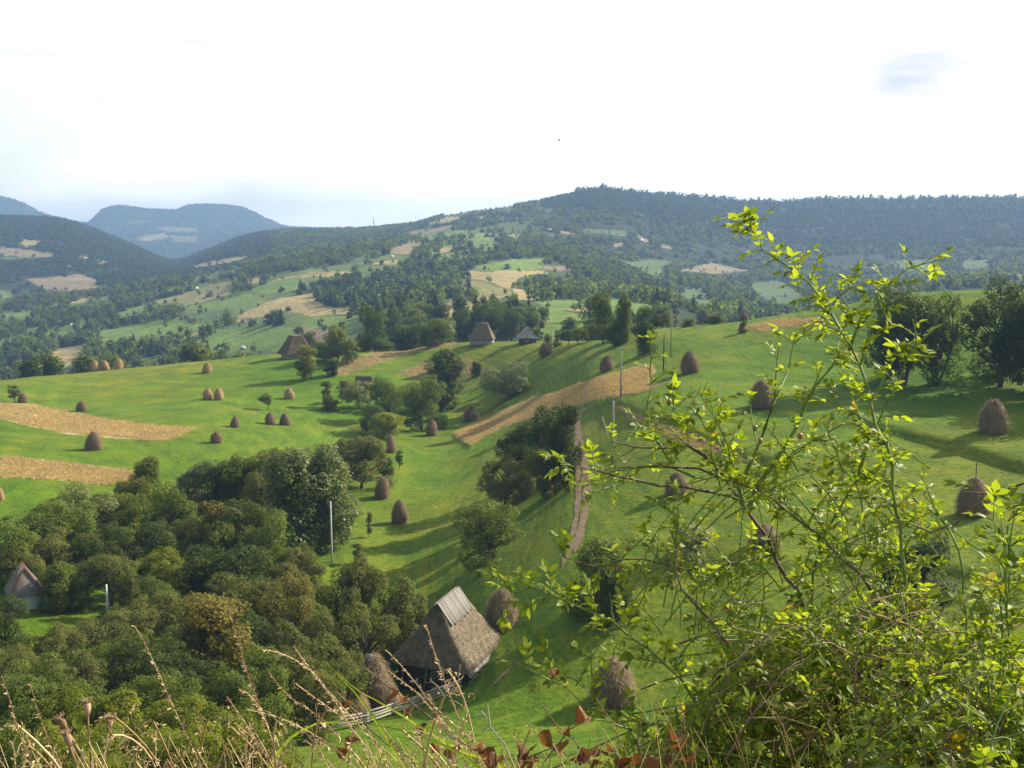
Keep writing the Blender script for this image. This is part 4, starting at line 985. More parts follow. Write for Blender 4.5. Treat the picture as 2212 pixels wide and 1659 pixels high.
HS = [
 (1, 1052, 1080, 14, 'hay_light', 'haystack half cut off by the left edge of the photo below the lower dry strip', None),
 (202, 931, 971, 31, 'hay', 'large haystack with a pinched waist between the two dry strips on the left', None),
 (176, 865, 888, 18, 'hay', 'dark haystack alone above the upper dry strip on the left', None),
 (49, 849, 870, 17, 'hay', 'dark haystack right behind the small white trunked birch', None),
 (204, 778, 796, 16, 'hay_light', 'leftmost of the three pale haystacks on the meadow crest', None),
 (228, 778, 795, 15, 'hay_light', 'middle one of the three pale haystacks on the meadow crest', None),
 (256, 774, 793, 17, 'hay_light', 'right hand one of the three pale haystacks on the meadow crest', None),
 (447, 782, 805, 18, 'hay_light', 'single pale haystack high on the left meadow', None),
 (449, 838, 862, 18, 'hay_light', 'left one of the two pale haystacks side by side on the left meadow', None),
 (473, 837, 863, 19, 'hay_light', 'right one of the two pale haystacks side by side on the left meadow', None),
 (625, 838, 861, 19, 'hay_light', 'pale haystack right of the small orchard tree on the left meadow', None),
 (507, 898, 922, 18, 'hay', 'narrow peaked haystack left of the dark pair at the foot of the left meadow', None),
 (584, 890, 917, 20, 'hay', 'left one of the dark pair at the foot of the left meadow', None),
 (616, 892, 918, 22, 'hay', 'right one of the dark pair at the foot of the left meadow', None),
 (467, 932, 956, 22, 'hay', 'low wide haystack closest to the back of the thicket', None),
 (1019, 877, 908, 33, 'hay', 'haystack just above the left end of the long dry strip', None),
 (932, 906, 940, 23, 'hay', 'slim haystack below the round gully tree', None),
 (845, 940, 976, 22, 'hay', 'slim haystack left above the slim sapling', None),
 (825, 1030, 1075, 31, 'hay', 'upper of the two haystacks on the slope right of the thicket', None),
 (864, 1078, 1129, 33, 'hay', 'lower of the two haystacks on the slope right of the thicket', None),
 (1179, 739, 768, 26, 'hay', 'bell shaped haystack on the crest right of the pyramid roofed hut', None),
 (1310, 767, 801, 29, 'hay', 'rounded haystack above the long dry strip, left of the grey pole', None),
 (1491, 757, 805, 38, 'hay', 'tall haystack on the open slope right of the end of the long dry strip', None),
 (1607, 674, 693, 18, 'hay', 'small haystack on the skyline of the right hill', None),
 (1644, 820, 880, 46, 'hay', 'haystack behind the upper left twigs of the rose bush', None),
 (1462, 1019, 1070, 44, 'hay', 'haystack beside the left tips of the bare rose twigs', None),
 (1652, 1132, 1183, 55, 'hay', 'haystack hidden behind the thick middle cane of the rose bush', None),
 (2145, 860, 933, 52, 'hay', 'tall haystack in the shade below the great dark trees', None),
]
for k, (cx, tp, bs, wd, mt, lb, po) in enumerate(HS):
    haystack(cx, tp, bs, wd, mt, lb, 'haystacks on the mown meadows', pole=po, var=k % 4)
haystack(2103, 1030, 1110, 62, 'hay', 'large haystack with a thin pole on top near the right edge of the photo', 'haystacks on the mown meadows', pole=998, var=0)
h1 = haystack(1080, 1272, 1355, 64, 'hay', 'broad haystack with a long pole standing behind the near barn', 'haystacks on the mown meadows', pole=1226, var=0)
haystack(1325, 1420, 1514, 78, 'hay', 'largest haystack, dome shaped, on the grass right of the near barn', 'haystacks on the mown meadows', pole=1368, var=2)
h2, p2, hh2, w2 = haystack(803, 1413, 1518, 74, 'hay', 'tall pointed haystack with a white sheet on its tip left of the near barn', 'haystacks beside the near barn', var=1)
cap = MB(); rc = random.Random(4)
for k in range(10):
    a = 2 * pi * k / 10; a2 = 2 * pi * (k + 1) / 10; q = 0.30 + rc.uniform(-.06, .08); q2 = 0.05
    cap.add([(q * cos(a), q * sin(a), hh2 * 0.90 - rc.uniform(0, .12)), (q * cos(a2), q * sin(a2), hh2 * 0.90 - rc.uniform(0, .12)), (0.03 * cos(a2), 0.03 * sin(a2), hh2 * 1.01), (0.03 * cos(a), 0.03 * sin(a), hh2 * 1.01)], [(0, 1, 2, 3)])
cap.obj('plastic_cap', M['white_paint'], h2)
haystack(823, 1452, 1524, 66, 'hay', 'lower haystack leaning against the front of the pointed one by the barn', 'haystacks beside the near barn', var=3)
haystack(763, 1490, 1548, 58, 'hay', 'smallest haystack at the left end of the rail fence', 'haystacks beside the near barn', var=2)
# far ones
def farz(fr_, cx, tp, bs, wd, lab, grp, mat='hay', rmin=400):
    (u, v0), (_, v1) = px(fr_, [(cx, tp), (cx, bs)])
    haystack(u * 2.16, v0 * 2.16, v1 * 2.16, wd / FR[fr_][0] * 2.16, mat, lab, grp, rmin)
for i, (x, w_) in enumerate(((1190, 30), (1213, 30), (1238, 34), (1258, 26), (1285, 34))):
    farz('R2', x, 1014, 1055, w_, ['leftmost of the five haystacks in a row above the pyramid roofed hut', 'second from the left of the five haystacks in a row above the hut', 'middle one of the five haystacks in a row above the hut', 'fourth from the left of the five haystacks in a row above the hut', 'rightmost of the five haystacks in a row above the pyramid roofed hut'][i], 'row of haystacks above the pyramid roofed hut', 'hay')
farz('R2', 817, 1048, 1086, 26, 'reddish haystack between the tin roofed shed and the flat ridged barn', None)
for x, a, b, wq, lb in ((1236, 876, 893, 12, 'left one of the three tiny dark haystacks on the green knoll'), (1289, 877, 894, 12, 'middle one of the three tiny dark haystacks on the green knoll'), (1341, 873, 890, 12, 'right one of the three tiny dark haystacks on the green knoll'), (1488, 1003, 1020, 14, 'tiny dark haystack on the far terraces left of the tall crest trees')):
    farz('R2', x, a, b, wq, lb, 'tiny haystacks on far fields')
for x, a, b, wq, lb in ((1805, 1012, 1052, 30, 'upper of two small haystacks on the green field below the far wood'), (1853, 1094, 1136, 32, 'lower of two small haystacks on the green field below the far wood'), (1836, 1234, 1257, 24, 'small haystack on the brown field behind the steep thatched barn'), (780, 738, 757, 14, 'tiny haystack on the hill field below the block of dark firs')):
    farz('Z2', x, a, b, wq, lb, 'tiny haystacks on far fields')

# ------------------------------------------------------------------ buildings
def frameobj(name, loc, yaw, label, cat, group=None):
    o = empty(name, loc, yaw); return tag(o, label, cat, group)
def quad_strip_roof(mb, poly_pairs, c=0.4): pass
def hip_roof(w, l, he, hr, rl, rw=0.25, over=0.0, seed=0, fuzz=3500, blade=0.30):
    """thick thatched hip roof: eave rectangle w x l at height he, ridge of length rl at height he+hr"""
    rng = np.random.default_rng(seed); mb = MB(); N_ = 14
    levels = np.linspace(0, 1, N_ + 1); rings = []; seg = 15
    def ring(f):
        hx = (w / 2) * (1 - f) + rw * f; hy = (l / 2) * (1 - f) + (rl / 2) * f; P = []
        for (x0, y0, x1, y1) in ((-hx, -hy, hx, -hy), (hx, -hy, hx, hy), (hx, hy, -hx, hy), (-hx, hy, -hx, -hy)):
            for k in range(seg): P.append((x0 + (x1 - x0) * k / seg, y0 + (y1 - y0) * k / seg))
        return np.array(P)
    V = []
    for f in levels:
        P = ring(f); n = len(P)
        d = 0.10 * (vnoise(P[:, 0] * 3 + 50 + seed, P[:, 1] * 3 + f * 20, 1.0, 3) - .5) * 2
        lenp = np.maximum(np.hypot(P[:, 0], P[:, 1]), .2)
        z = he + hr * f - 0.25 * sin(f * pi) * hr * 0.10 + 0.10 * (vnoise(P[:, 0] * 2 + seed, P[:, 1] * 2 + 9, 1.3, 7) - .5)
        V.append(np.stack([P[:, 0] * (1 + d / lenp), P[:, 1] * (1 + d / lenp), z], -1))
    # under side
    Pu = ring(0.06); V.insert(0, np.stack([Pu[:, 0], Pu[:, 1], np.full(len(Pu), he - 0.28)], -1))
    n = seg * 4; A = np.concatenate(V)
    Q = [(i * n + k, i * n + (k + 1) % n, (i + 1) * n + (k + 1) % n, (i + 1) * n + k) for i in range(N_ + 1) for k in range(n)]
    mb.add(A, Q, c=0.4)
    top = [(N_ + 1) * n + k for k in range(n)]; mb.add([A[t] for t in top] + [(0, 0, he + hr)], tris=[(k, (k + 1) % n, n) for k in range(n)], c=.4)
    # straw ends
    f = rng.uniform(0, 1, fuzz) ** 1.5 * 0.98; f[: fuzz // 6] = 0.0
    k = rng.integers(0, n, fuzz); t = rng.uniform(0, 1, fuzz); fi = f * N_; i0 = np.minimum(fi.astype(int), N_ - 1); ft = (fi - i0)[:, None]
    G_ = A.reshape(N_ + 2, n, 3)
    k2 = (k + 1) % n
    P = (G_[i0 + 1, k] * (1 - t)[:, None] + G_[i0 + 1, k2] * t[:, None]) * (1 - ft) + (G_[i0 + 2, k] * (1 - t)[:, None] + G_[i0 + 2, k2] * t[:, None]) * ft
    dn = G_[1, k] - G_[N_, k]; dn[:, :2] = dn[:, :2] * 1.0; dn /= np.linalg.norm(dn, axis=1)[:, None]
    out = np.stack([P[:, 0] / w, P[:, 1] / l, 0.5 * np.ones(fuzz)], -1)
    m = frames(out + 0.2 * rand_rot(fuzz, rng), dn + rand_rot(fuzz, rng) * 0.25)
    m[:, :, 0] *= 0.07 * blade / 0.3; m[:, :, 1] *= (rng.uniform(0.5, 1.2, fuzz) * blade)[:, None]
    stamp(mb, [(-0.5, 0, 0), (0.5, 0, 0), (0.15, 1, .12), (-0.15, 1, .12)], [(0, 1, 2, 3)], None, m, P + out * 0.01, rng.uniform(0, 1, fuzz))
    return mb
def log_walls(w, l, h, n, gap=True, seed=0):
    mb = MB(); r = random.Random(seed); t = h / n
    for i in range(n):
        z = t * (i + .5)
        for sx in (-1, 1): mb.add(*box(sx * w / 2, 0, z, 0.16 + r.uniform(-.01, .01), l + 0.25, t * 0.93))
        for sy in (-1, 1): mb.add(*box(0, sy * l / 2, z + 0.02, w + 0.25, 0.15 + r.uniform(-.01, .01), t * 0.90))
    mb.add(*box(0, 0, h / 2, w - 0.2, l - 0.2, h * 0.96))
    return mb
# near barn
pb = ray(968 / 2.16, 1452 / 2.16); AX = -R_(20)
barn = frameobj('thatched_barn', pb + Vector((0, 0, -0.15)), AX, 'near thatched barn with weathered boards over its ridge, in the lower centre', 'barn')
W_, L_, HE, HR, RL = 8.7, 9.8, 2.7, 5.7, 4.9
hip_roof(W_, L_, HE, HR, RL, 0.12, seed=2, fuzz=9000, blade=0.24).obj('thatch_roof', M['thatch'], barn)
for sx in (-1, 1):
    bd = MB(); rq = random.Random(8 + sx); n = 15
    slope = math.atan2(HR, W_ / 2 - 0.12)
    for k in range(n):
        y = -RL / 2 - 0.35 + (RL + 0.7) * (k + .5) / n; ln = 2.75 + rq.uniform(-.12, .12)
        Mx = Matrix.Translation((sx * 0.10, y, HE + HR + 0.16)) @ Matrix.Rotation(sx * (slope), 4, 'Y') @ Matrix.Rotation(rq.uniform(-.008, .008), 4, 'Z')
        bd.add(*box(sx * ln / 2, 0, 0.0 + rq.uniform(0, .010), ln, (RL + 0.7) / n * 0.985, 0.035, Mx), c=rq.random())
    bd.obj('ridge_boards', M['wood'], barn)
gb = MB(); gb.add([(0.0, -RL / 2 - .3, HE + HR + .1), (-1.15, -RL / 2 - .3, HE + HR - 1.9), (1.15, -RL / 2 - .3, HE + HR - 1.9), (0.0, -RL / 2 - .24, HE + HR + .1), (-1.15, -RL / 2 - .24, HE + HR - 1.9), (1.15, -RL / 2 - .24, HE + HR - 1.9)],
       tris=[(0, 1, 2), (3, 5, 4)], quads=[(0, 3, 4, 1), (1, 4, 5, 2), (2, 5, 3, 0)]); gb.obj('gable_board', M['wood_dark'], barn)
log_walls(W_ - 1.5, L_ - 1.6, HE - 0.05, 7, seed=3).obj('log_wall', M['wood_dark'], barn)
ev = MB(); rq = random.Random(3)      # the lean-to skirt of grey boards under the right eave
for k in range(22):
    y = -L_ / 2 + 0.2 + (L_ - 0.4) * (k + .5) / 22
    Mx = Matrix.Translation((W_ / 2 - 0.42, y, HE - 0.22)) @ Matrix.Rotation(R_(38), 4, 'Y')
    ev.add(*box(0.36, 0, rq.uniform(0, .02), 0.86 + rq.uniform(-.05, .05), (L_ - .4) / 22 * .95, 0.03, Mx), c=rq.random())
ev.obj('eave_boards', M['wood'], barn)
bm_ = MB(); bm_.add(*tube([(W_ / 2 + 0.22, -L_ / 2 + .1, HE - .62), (W_ / 2 + 0.22, L_ / 2 - .1, HE - .60)], .07, 7)); bm_.obj('eave_beam', M['wood_dark'], barn)
lw = MB(); rq = random.Random(5)
for k in range(13): lw.add(*box(W_ / 2 - 0.12, 0, 0.1 + k * 0.12, 0.10, L_ - 0.5, 0.105), c=rq.random())
lw.obj('side_boarding', M['wood'], barn)
for (x, y, lean) in ((-3.1, -4.4, 0), (-0.6, -4.5, 0.25), (0.1, -4.45, 0), (0.35, -4.45, 0), (3.0, -4.5, 0), (1.5, -4.5, -.35)):
    pm = MB(); pm.add(*tube([(x, y - abs(lean), 0), (x + lean, y + .1, HE + .1)], .07, 7)); pm.obj('prop', M['wood'], barn)
rg = MB(); rg.add(*box(0, 0, 0, .34, .22, .05, Matrix.Translation((W_ / 2 - .62, L_ / 2 - 1.2, HE + .20)) @ Matrix.Rotation(R_(50), 4, 'Y'))); rg.obj('white_rag', M['white_paint'], barn)
# rail fence in front of it
fp = [ray(x / 2.16, y / 2.16) for x, y in ((640, 1596), (720, 1580), (790, 1566), (850, 1546), (915, 1524), (990, 1496))]
fence = frameobj('rail_fence', fp[0], 0, 'grey wooden rail fence running from the near barn down to the thicket', 'fence')
for k, p in enumerate(fp):
    d = MB(); q = p - fp[0]
    for s_ in (-.06, .06): d.add(*tube([q + Vector((s_, s_, -.2)), q + Vector((s_ * 1.4, s_, 1.35 + .1 * (k % 2)))], .045, 6))
    d.obj('post', M['wood_dark'], fence)
for k in range(len(fp) - 1):
    a, b = fp[k] - fp[0], fp[k + 1] - fp[0]; e = (b - a).normalized() * .35
    for j, hz_ in enumerate((0.35, 0.62, 0.92, 1.18)):
        if j == 3 and k < 1: continue
        m_ = MB(); off = Vector((0.0, 0.0, hz_ + random.uniform(-.05, .05)))
        m_.add(*tube([a + off - e, (a + b) / 2 + off + Vector((0, 0, -.03)), b + off + e + Vector((0, 0, random.uniform(-.08, .08)))], [.095, .085, .07], 7), c=random.random())
        m_.obj('rail', M['pole_wood'], fence)

def building(frm, cx, base, wd, kind, label, rmin=45, yaw=0.0, name='barn', cat='barn', **k):
    (u, v), = px(frm, [(cx, base)]); p = ray(u, v, rmin); w_ = wd / FR[frm][0] * p.length / F
    o = frameobj(name, p + Vector((0, 0, -.1)), yaw - atan2(p.x, p.y), label, cat, k.get('group')); return o, p, w_
# steep thatched barn on the left crest
o, p, w_ = building('D', 640, 772, 52, 0, 'steep thatched barn on the meadow crest behind the egg shaped tree', yaw=R_(20), name='thatched_barn')
sc_ = p.length / F / 2.16
hip_roof(w_ * 1.25, w_ * 1.0, 10 * sc_, 38 * sc_, 22 * sc_, w_ * .20, seed=5, fuzz=3000, blade=.3).obj('thatch_roof', M['thatch_old'], o)
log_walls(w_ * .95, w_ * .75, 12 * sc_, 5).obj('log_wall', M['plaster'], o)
# flat ridged thatched barn
o, p, w_ = building('D', 1041, 743, 52, 0, 'thatched barn with a flat ridge and pale wall standing on the central crest', yaw=R_(-8), name='thatched_barn')
sc_ = p.length / F / 2.16
hip_roof(w_ * 1.05, w_ * .8, 12 * sc_, 33 * sc_, 4 * sc_, w_ * .24, seed=6, fuzz=3000, blade=.3).obj('thatch_roof', M['thatch'], o)
wl = MB(); wl.add(*box(0, 0, 6 * sc_, w_ * .92, w_ * .66, 13 * sc_)); wl.obj('plastered_wall', M['plaster'], o)
rl_ = MB(); rl_.add(*tube([(-w_ * .25, 0, 46 * sc_), (w_ * .25, 0, 46 * sc_)], .16, 6)); rl_.obj('ridge_pole', M['wood'], o)
# hut with a pyramid roof
o, p, w_ = building('D', 1139, 741, 46, 0, 'grey shingled hut with a pyramid roof beside the flat ridged barn', yaw=R_(5), name='shingled_hut', cat='hut')
sc_ = p.length / F / 2.16
mb = MB(); n = 16; hz0 = 13 * sc_; hz1 = 39 * sc_
for k in range(7):
    f0, f1 = k / 7, (k + 1) / 7; e0 = w_ / 2 * (1 - f0); e1 = w_ / 2 * (1 - f1) * 1.03 + .02; z0 = hz0 + (hz1 - hz0) * f0 ** 1.1; z1 = hz0 + (hz1 - hz0) * f1 ** 1.1
    for q in range(4):
        c_, s_ = cos(q * pi / 2), sin(q * pi / 2)
        for j in range(6):
            xa, xb = -1 + j / 3, -1 + (j + 1) / 3
            pts = [(xa * e0, -e0, z0), (xb * e0, -e0, z0), (xb * e1, -e1, z1), (xa * e1, -e1, z1)]
            mb.add([(a * c_ - b * s_, a * s_ + b * c_, z) for a, b, z in pts], [(0, 1, 2, 3)])
mb.obj('shingle_roof', M['shingle'], o)
log_walls(w_ * .74, w_ * .74, 13.5 * sc_, 6).obj('log_wall', M['wood_dark'], o)
wn = MB(); wn.add(*box(-w_ * .05, -w_ * .37 - .12, 7 * sc_, w_ * .17, .06, 6 * sc_)); wn.obj('window', M['hay_light'], o)
# shed with a tin roof behind the crest
o, p, w_ = building('D', 982, 724, 32, 0, 'small shed with a shiny tin roof among the dark trees behind the crest', rmin=385, yaw=R_(15), name='tin_roofed_shed', cat='shed')
sc_ = p.length / F / 2.16
mb = MB(); mb.add([(-w_ * .55, -w_ * .42, 9 * sc_), (w_ * .55, -w_ * .42, 9 * sc_), (w_ * .5, 0, 24 * sc_), (-w_ * .5, 0, 24 * sc_), (-w_ * .55, w_ * .42, 9 * sc_), (w_ * .55, w_ * .42, 9 * sc_)], [(0, 1, 2, 3), (3, 2, 5, 4)]); mb.obj('tin_roof', M['tin'], o)
log_walls(w_ * .86, w_ * .6, 11 * sc_, 5).obj('log_wall', M['wood_dark'], o)
# low shed and the roof hidden behind the ash
o, p, w_ = building('D', 787, 840, 40, 0, 'low dark shed with a mossy roof half hidden by the trees of the gully', yaw=R_(-15), name='log_shed', cat='shed')
sc_ = p.length / F / 2.16
hip_roof(w_ * 1.0, w_ * .7, 12 * sc_, 16 * sc_, .3, w_ * .42, seed=7, fuzz=1500, blade=.25).obj('thatch_roof', M['thatch_old'], o)
log_walls(w_ * .86, w_ * .55, 13 * sc_, 6).obj('log_wall', M['wood_dark'], o)
o, p, w_ = building('D', 962, 800, 44, 0, 'thatched roof half hidden behind the top of the tall ash tree', yaw=R_(10), name='thatched_barn')
sc_ = p.length / F / 2.16
hip_roof(w_ * 1.0, w_ * .8, 10 * sc_, 34 * sc_, 2 * sc_, w_ * .26, seed=9, fuzz=2000, blade=.28).obj('thatch_roof', M['thatch_old'], o)
log_walls(w_ * .86, w_ * .62, 11 * sc_, 5).obj('log_wall', M['wood_dark'], o)
# white walled cottage in the thicket
o, p, w_ = building('D', 58, 1308, 68, 0, 'small white boarded cottage with a steep rust streaked roof at the left edge', yaw=R_(6), name='cottage', cat='cottage')
sc_ = p.length / F / 2.16; hw = w_ / 2; z0, z1 = 27 * sc_, 80 * sc_
mb = MB(); mb.add([(-hw, -hw * .8, z0), (hw, -hw * .8, z0), (0, -hw * .25, z1), (-hw, hw * 1.6, z0), (hw, hw * 1.6, z0), (0, hw * 1.1, z1)], quads=[(1, 4, 5, 2), (0, 2, 5, 3)], tris=[(0, 1, 2), (3, 5, 4)]); mb.obj('roof', M['rust_tin'], o)
rc_ = MB(); rc_.add(*tube([(-hw * 1.02, -hw * .83, z0), (0, -hw * .27, z1 + .05), (hw * 1.02, -hw * .83, z0)], .05, 5)); rc_.add(*tube([(0, -hw * .27, z1 + .05), (0, hw * 1.1, z1 + .05)], .06, 5)); rc_.obj('ridge_cap', M['red'], o)
wl = MB()
for k in range(9): wl.add(*box(0, hw * .4, (k + .5) * z0 / 9, w_ * .86, hw * 2.2, z0 / 9 * .9))
wl.add(*box(0, hw * .4, z0 / 2, w_ * .84, hw * 2.16, z0)); wl.obj('boarded_wall', M['white_paint'], o)
wn = MB(); wn.add(*box(-hw * .35, -hw * .72, z0 * .62, hw * .32, .08, z0 * .42)); wf = wn.obj('window', M['glass_dark'], o)
fm = MB()
for a, b, c_, d_ in ((-hw * .35, z0 * .85, hw * .40, .07), (-hw * .35, z0 * .39, hw * .40, .07)): fm.add(*box(a, -hw * .75, b, c_, .07, d_))
fm.obj('window_frame', M['plaster'], wf)
# far farmhouses, a few pixels each
def farhouse(fr_, x, y, wd, roof, lab, tall=0.9):
    (u, v), = px(fr_, [(x, y)]); p = ray(u, v, 400); w_ = wd / FR[fr_][0] * p.length / F
    o = frameobj('farmhouse', p, random.uniform(-.5, .5) - atan2(p.x, p.y), lab, 'house', 'small far farmhouses')
    a = MB(); a.add(*box(0, 0, w_ * .16, w_ * .9, w_ * .7, w_ * .34)); a.obj('wall', M['plaster'], o)
    b = MB(); h0, h1 = w_ * .30, w_ * .30 + w_ * .5 * tall
    b.add([(-w_ / 2, -w_ * .42, h0), (w_ / 2, -w_ * .42, h0), (w_ * .25, 0, h1), (-w_ * .25, 0, h1), (-w_ / 2, w_ * .42, h0), (w_ / 2, w_ * .42, h0)], quads=[(0, 1, 2, 3), (3, 2, 5, 4)], tris=[(0, 3, 4), (1, 5, 2)]); b.obj('roof', M[roof], o)
for a in (('Z4', 700, 618, 46, 'tin', 'white roofed farmhouse below the wooded summit'), ('Z4', 1195, 835, 44, 'white_paint', 'bright white farmhouse in the middle of the far woods'),
          ('Z4', 1838, 744, 42, 'white_paint', 'white roofed farmhouse near the right end of the far clearings'), ('Z4', 926, 1158, 26, 'white_paint', 'tiny white house above the bushy spur'),
          ('Z2', 242, 655, 44, 'white_paint', 'white farmhouse at the left end of the olive hill field'), ('Z2', 1880, 200, 30, 'white_paint', 'tiny white house high in the woods left of the summit'),
          ('Z2', 1285, 1020, 80, 'shingle', 'grey roofed farmhouse half hidden in the bushes of the green terrace'), ('Z2', 820, 1065, 64, 'thatch_old', 'brown roofed barn left of the bushes on the green terrace'),
          ('Z3', 705, 842, 34, 'white_paint', 'tiny white house in the woods left of the fir block'), ('Z5', 812, 652, 52, 'tin', 'white roofed farmhouse in the trees above the left meadow'),
          ('Z5', 1925, 530, 60, 'shingle', 'grey roofed farmhouse in the orchard on the far left slope'), ('Z1', 770, 1052, 34, 'tin', 'tiny house in the deep valley on the left'),
          ('Z2', 812, 1398, 66, 'shingle', 'grey roof peeping over the left meadow crest')):
    farhouse(*a)

# ------------------------------------------------------------------ poles, mast, cable
def pole(fr_, x, top, base, rad, mat, label, rmin=45, arm=False, name='utility_pole', lean=0.0, group='utility poles across the valley'):
    (u, v1), (_, v0) = px(fr_, [(x, top), (x, base)]); p = ray(u, v0, rmin); r = math.hypot(p.x, p.y); h = az_t(u, v1)[1] * r - p.z
    o = frameobj(name, p, 0, label, 'pole', group)
    m_ = MB(); m_.add(*tube([(0, 0, -.3), (lean * .5, 0, h / 2), (lean, 0, h)], [rad * 1.2, rad, rad * .75], 7)); m_.obj('shaft', M[mat], o)
    if arm:
        a = MB(); a.add(*box(lean, 0, h - .35, .9, .09, .09)); ar = a.obj('crossarm', M['wood_dark'], o)
        for s_ in (-.38, .38):
            q = MB(); q.add(*tube([(lean + s_, 0, h - .32), (lean + s_, 0, h - .12)], [.05, .035], 6)); q.obj('insulator', M['white_paint'], ar)
    return p, h
pole('D', 717, 1083, 1215, .13, 'white_paint', 'white pole rising out of the thicket beside the tallest silvery tree')
pole('D', 234, 1262, 1345, .14, 'white_paint', 'short white pole showing above the thicket near the cottage')
p, h = pole('D', 1323, 866, 1008, .17, 'concrete', 'thick concrete lattice pole on the slope right of the dirt track')
# dark blocks on the shaft paint the shade of the concrete pole's notches
o = [q for q in COL.objects if q.name.startswith('utility_pole')][-1]
for k in range(9):
    s_ = MB(); s_.add(*box(0, -.18, h * (.08 + .1 * k), .09, .04, h * .055)); s_.obj('notch_shade', M['wood_dark'], o)
pole('D', 1341, 750, 858, .16, 'concrete', 'tall grey pole standing in the long dry strip', arm=True)
pole('D', 1433, 720, 803, .13, 'wood_dark', 'dark pole right of the upper end of the dry strip')
pole('D', 1449, 666, 770, .14, 'pole_wood', 'tallest pale pole on the crest near the low sunlit bush', arm=True)
pole('D', 1192, 712, 749, .15, 'pole_wood', 'grey pole right of the pyramid roofed hut')
ws = [ray(1318 / 2.16, 953 / 2.16), None]
s0 = ws[0]; r0_ = math.hypot(s0.x, s0.y); tp_ = at(1301 / 2.16, 900 / 2.16, s0.length + .2)
o = frameobj('leaning_strut', s0, 0, 'thin white strut leaning against the concrete lattice pole', 'pole')
m_ = MB(); m_.add(*tube([(0, 0, -.2), tp_ - s0], [.06, .05], 6)); m_.obj('shaft', M['white_paint'], o)
for x, a, b, lb in ((257, 1088, 1152, 'left one of three thin poles by the copse on the far terrace'), (272, 1092, 1154, 'middle one of three thin poles by the copse on the far terrace'), (303, 1100, 1160, 'right one of three thin poles by the copse on the far terrace'), (443, 1130, 1245, 'white pole in front of the copse on the far terrace'), (992, 1040, 1102, 'thin pole before the bushes of the green terrace'), (1535, 1030, 1122, 'thin pole at the corner of the brown field'), (712, 1320, 1390, 'thin pole on the lowest green terrace left of the steep barn')):
    pole('Z2', x, a, b, .16, 'pole_wood', lb, rmin=400)
p, h = pole('Z3', 470, 345, 412, .8, 'white_paint', 'thin radio mast on the distant saddle of the ridge', rmin=1500, name='radio_mast', group=None)
o = [q for q in COL.objects if q.name.startswith('radio_mast')][-1]
for k in range(3):
    s_ = MB(); s_.add(*tube([(0, 0, h * (.12 + .3 * k)), (0, 0, h * (.26 + .3 * k))], [1.1, 1.0], 6)); s_.obj('red_band', M['red'], o)
a = at(1372 / 2.16, 766 / 2.16, 262); b = at(1421 / 2.16, 738 / 2.16, 262)
m_ = MB(); m_.add(*tube([a.lerp(b, t) + Vector((0, 0, -1.7 * 4 * t * (1 - t) * .45)) for t in np.linspace(0, 1, 14)], .05, 5)); tag(m_.obj('sagging_cable', M['white_paint']), 'white cable sagging in front of the bushy dark crest tree', 'cable')
# posts that carry the cable
for q, lb in ((a, 'short thin post at the left end of the sagging white cable'), (b, 'short thin post at the right end of the sagging white cable')):
    zg = float(ground(q.x, q.y)); o = frameobj('cable_post', (q.x, q.y, zg), 0, lb, 'post'); m_ = MB(); m_.add(*tube([(0, 0, -.2), (0, 0, q.z - zg)], .06, 6)); m_.obj('shaft', M['wood_dark'], o)

# ------------------------------------------------------------------ dirt track: two wheel ruts laid on the meadow
def drape(pts, width, lift, name, mat, label, parent=None):
    P = [ray(*q[:2]) for q in pts]; X = np.array([p.x for p in P]); Y = np.array([p.y for p in P])
    s_ = np.concatenate([[0], np.cumsum(np.hypot(np.diff(X), np.diff(Y)))]); n = int(s_[-1] / .5) + 2; t = np.linspace(0, s_[-1], n)
    x = pchip(s_, X, t); y = pchip(s_, Y, t); dx = np.gradient(x); dy = np.gradient(y); l_ = np.hypot(dx, dy); nx, ny = -dy / l_, dx / l_
    wv = width * (0.72 + 0.55 * vnoise(t, t * 0, 2.2, 5)) * np.clip(np.minimum(t, t[-1] - t) / 3, 0.15, 1); V = []
    for j in range(5):
        o_ = (j / 2 - 1) * wv / 2 + (vnoise(t + 31 * j, t * 0, 1.0, 8) - .5) * .2
        xx = x + nx * o_; yy = y + ny * o_; V.append(np.stack([xx, yy, ground(xx, yy) + lift], -1))
    V = np.stack(V, 1).reshape(-1, 3); Q = [(i * 5 + j, i * 5 + j + 1, (i + 1) * 5 + j + 1, (i + 1) * 5 + j) for i in range(n - 1) for j in range(4)]
    m_ = MB(); m_.add(V, Q, c=.5); o = m_.obj(name, mat, parent, True); return o
trk = empty('dirt_track', (0, 0, 0)); tag(trk, 'dirt track of two pale wheel ruts climbing the meadow', None, None, 'structure')
Lr = px('R5', [(1405, 1330), (1440, 1240), (1465, 1140), (1490, 1040), (1508, 900), (1508, 780), (1500, 680), (1505, 590), (1485, 480), (1460, 420), (1480, 372), (1540, 340), (1630, 300)])
Rr_ = px('R5', [(1485, 1225), (1515, 1120), (1545, 1000), (1562, 900), (1560, 780), (1545, 660), (1522, 560), (1508, 470), (1500, 400), (1522, 360), (1570, 335)])
drape(Lr, .85, .05, 'wheel_rut', M['dirt'], '', trk); drape(Rr_, 1.15, .05, 'wheel_rut', M['dirt'], '', trk)
drape(px('R5', [(1935, 160), (1940, 130), (1960, 95), (1990, 62)]), .7, .06, 'wheel_rut', M['dirt'], '', trk)
drape(px('R5', [(1912, 150), (1918, 120), (1935, 90), (1962, 60)]), .5, .06, 'wheel_rut', M['dirt'], '', trk)
drape(px('R8', [(950, 980), (1060, 880), (1150, 810)]), .5, .04, 'wheel_rut', M['dirt'], '', trk)
fpth = empty('footpath', (0, 0, 0)); tag(fpth, 'trodden pale footpath beside the silvery willow', None, None, 'structure')
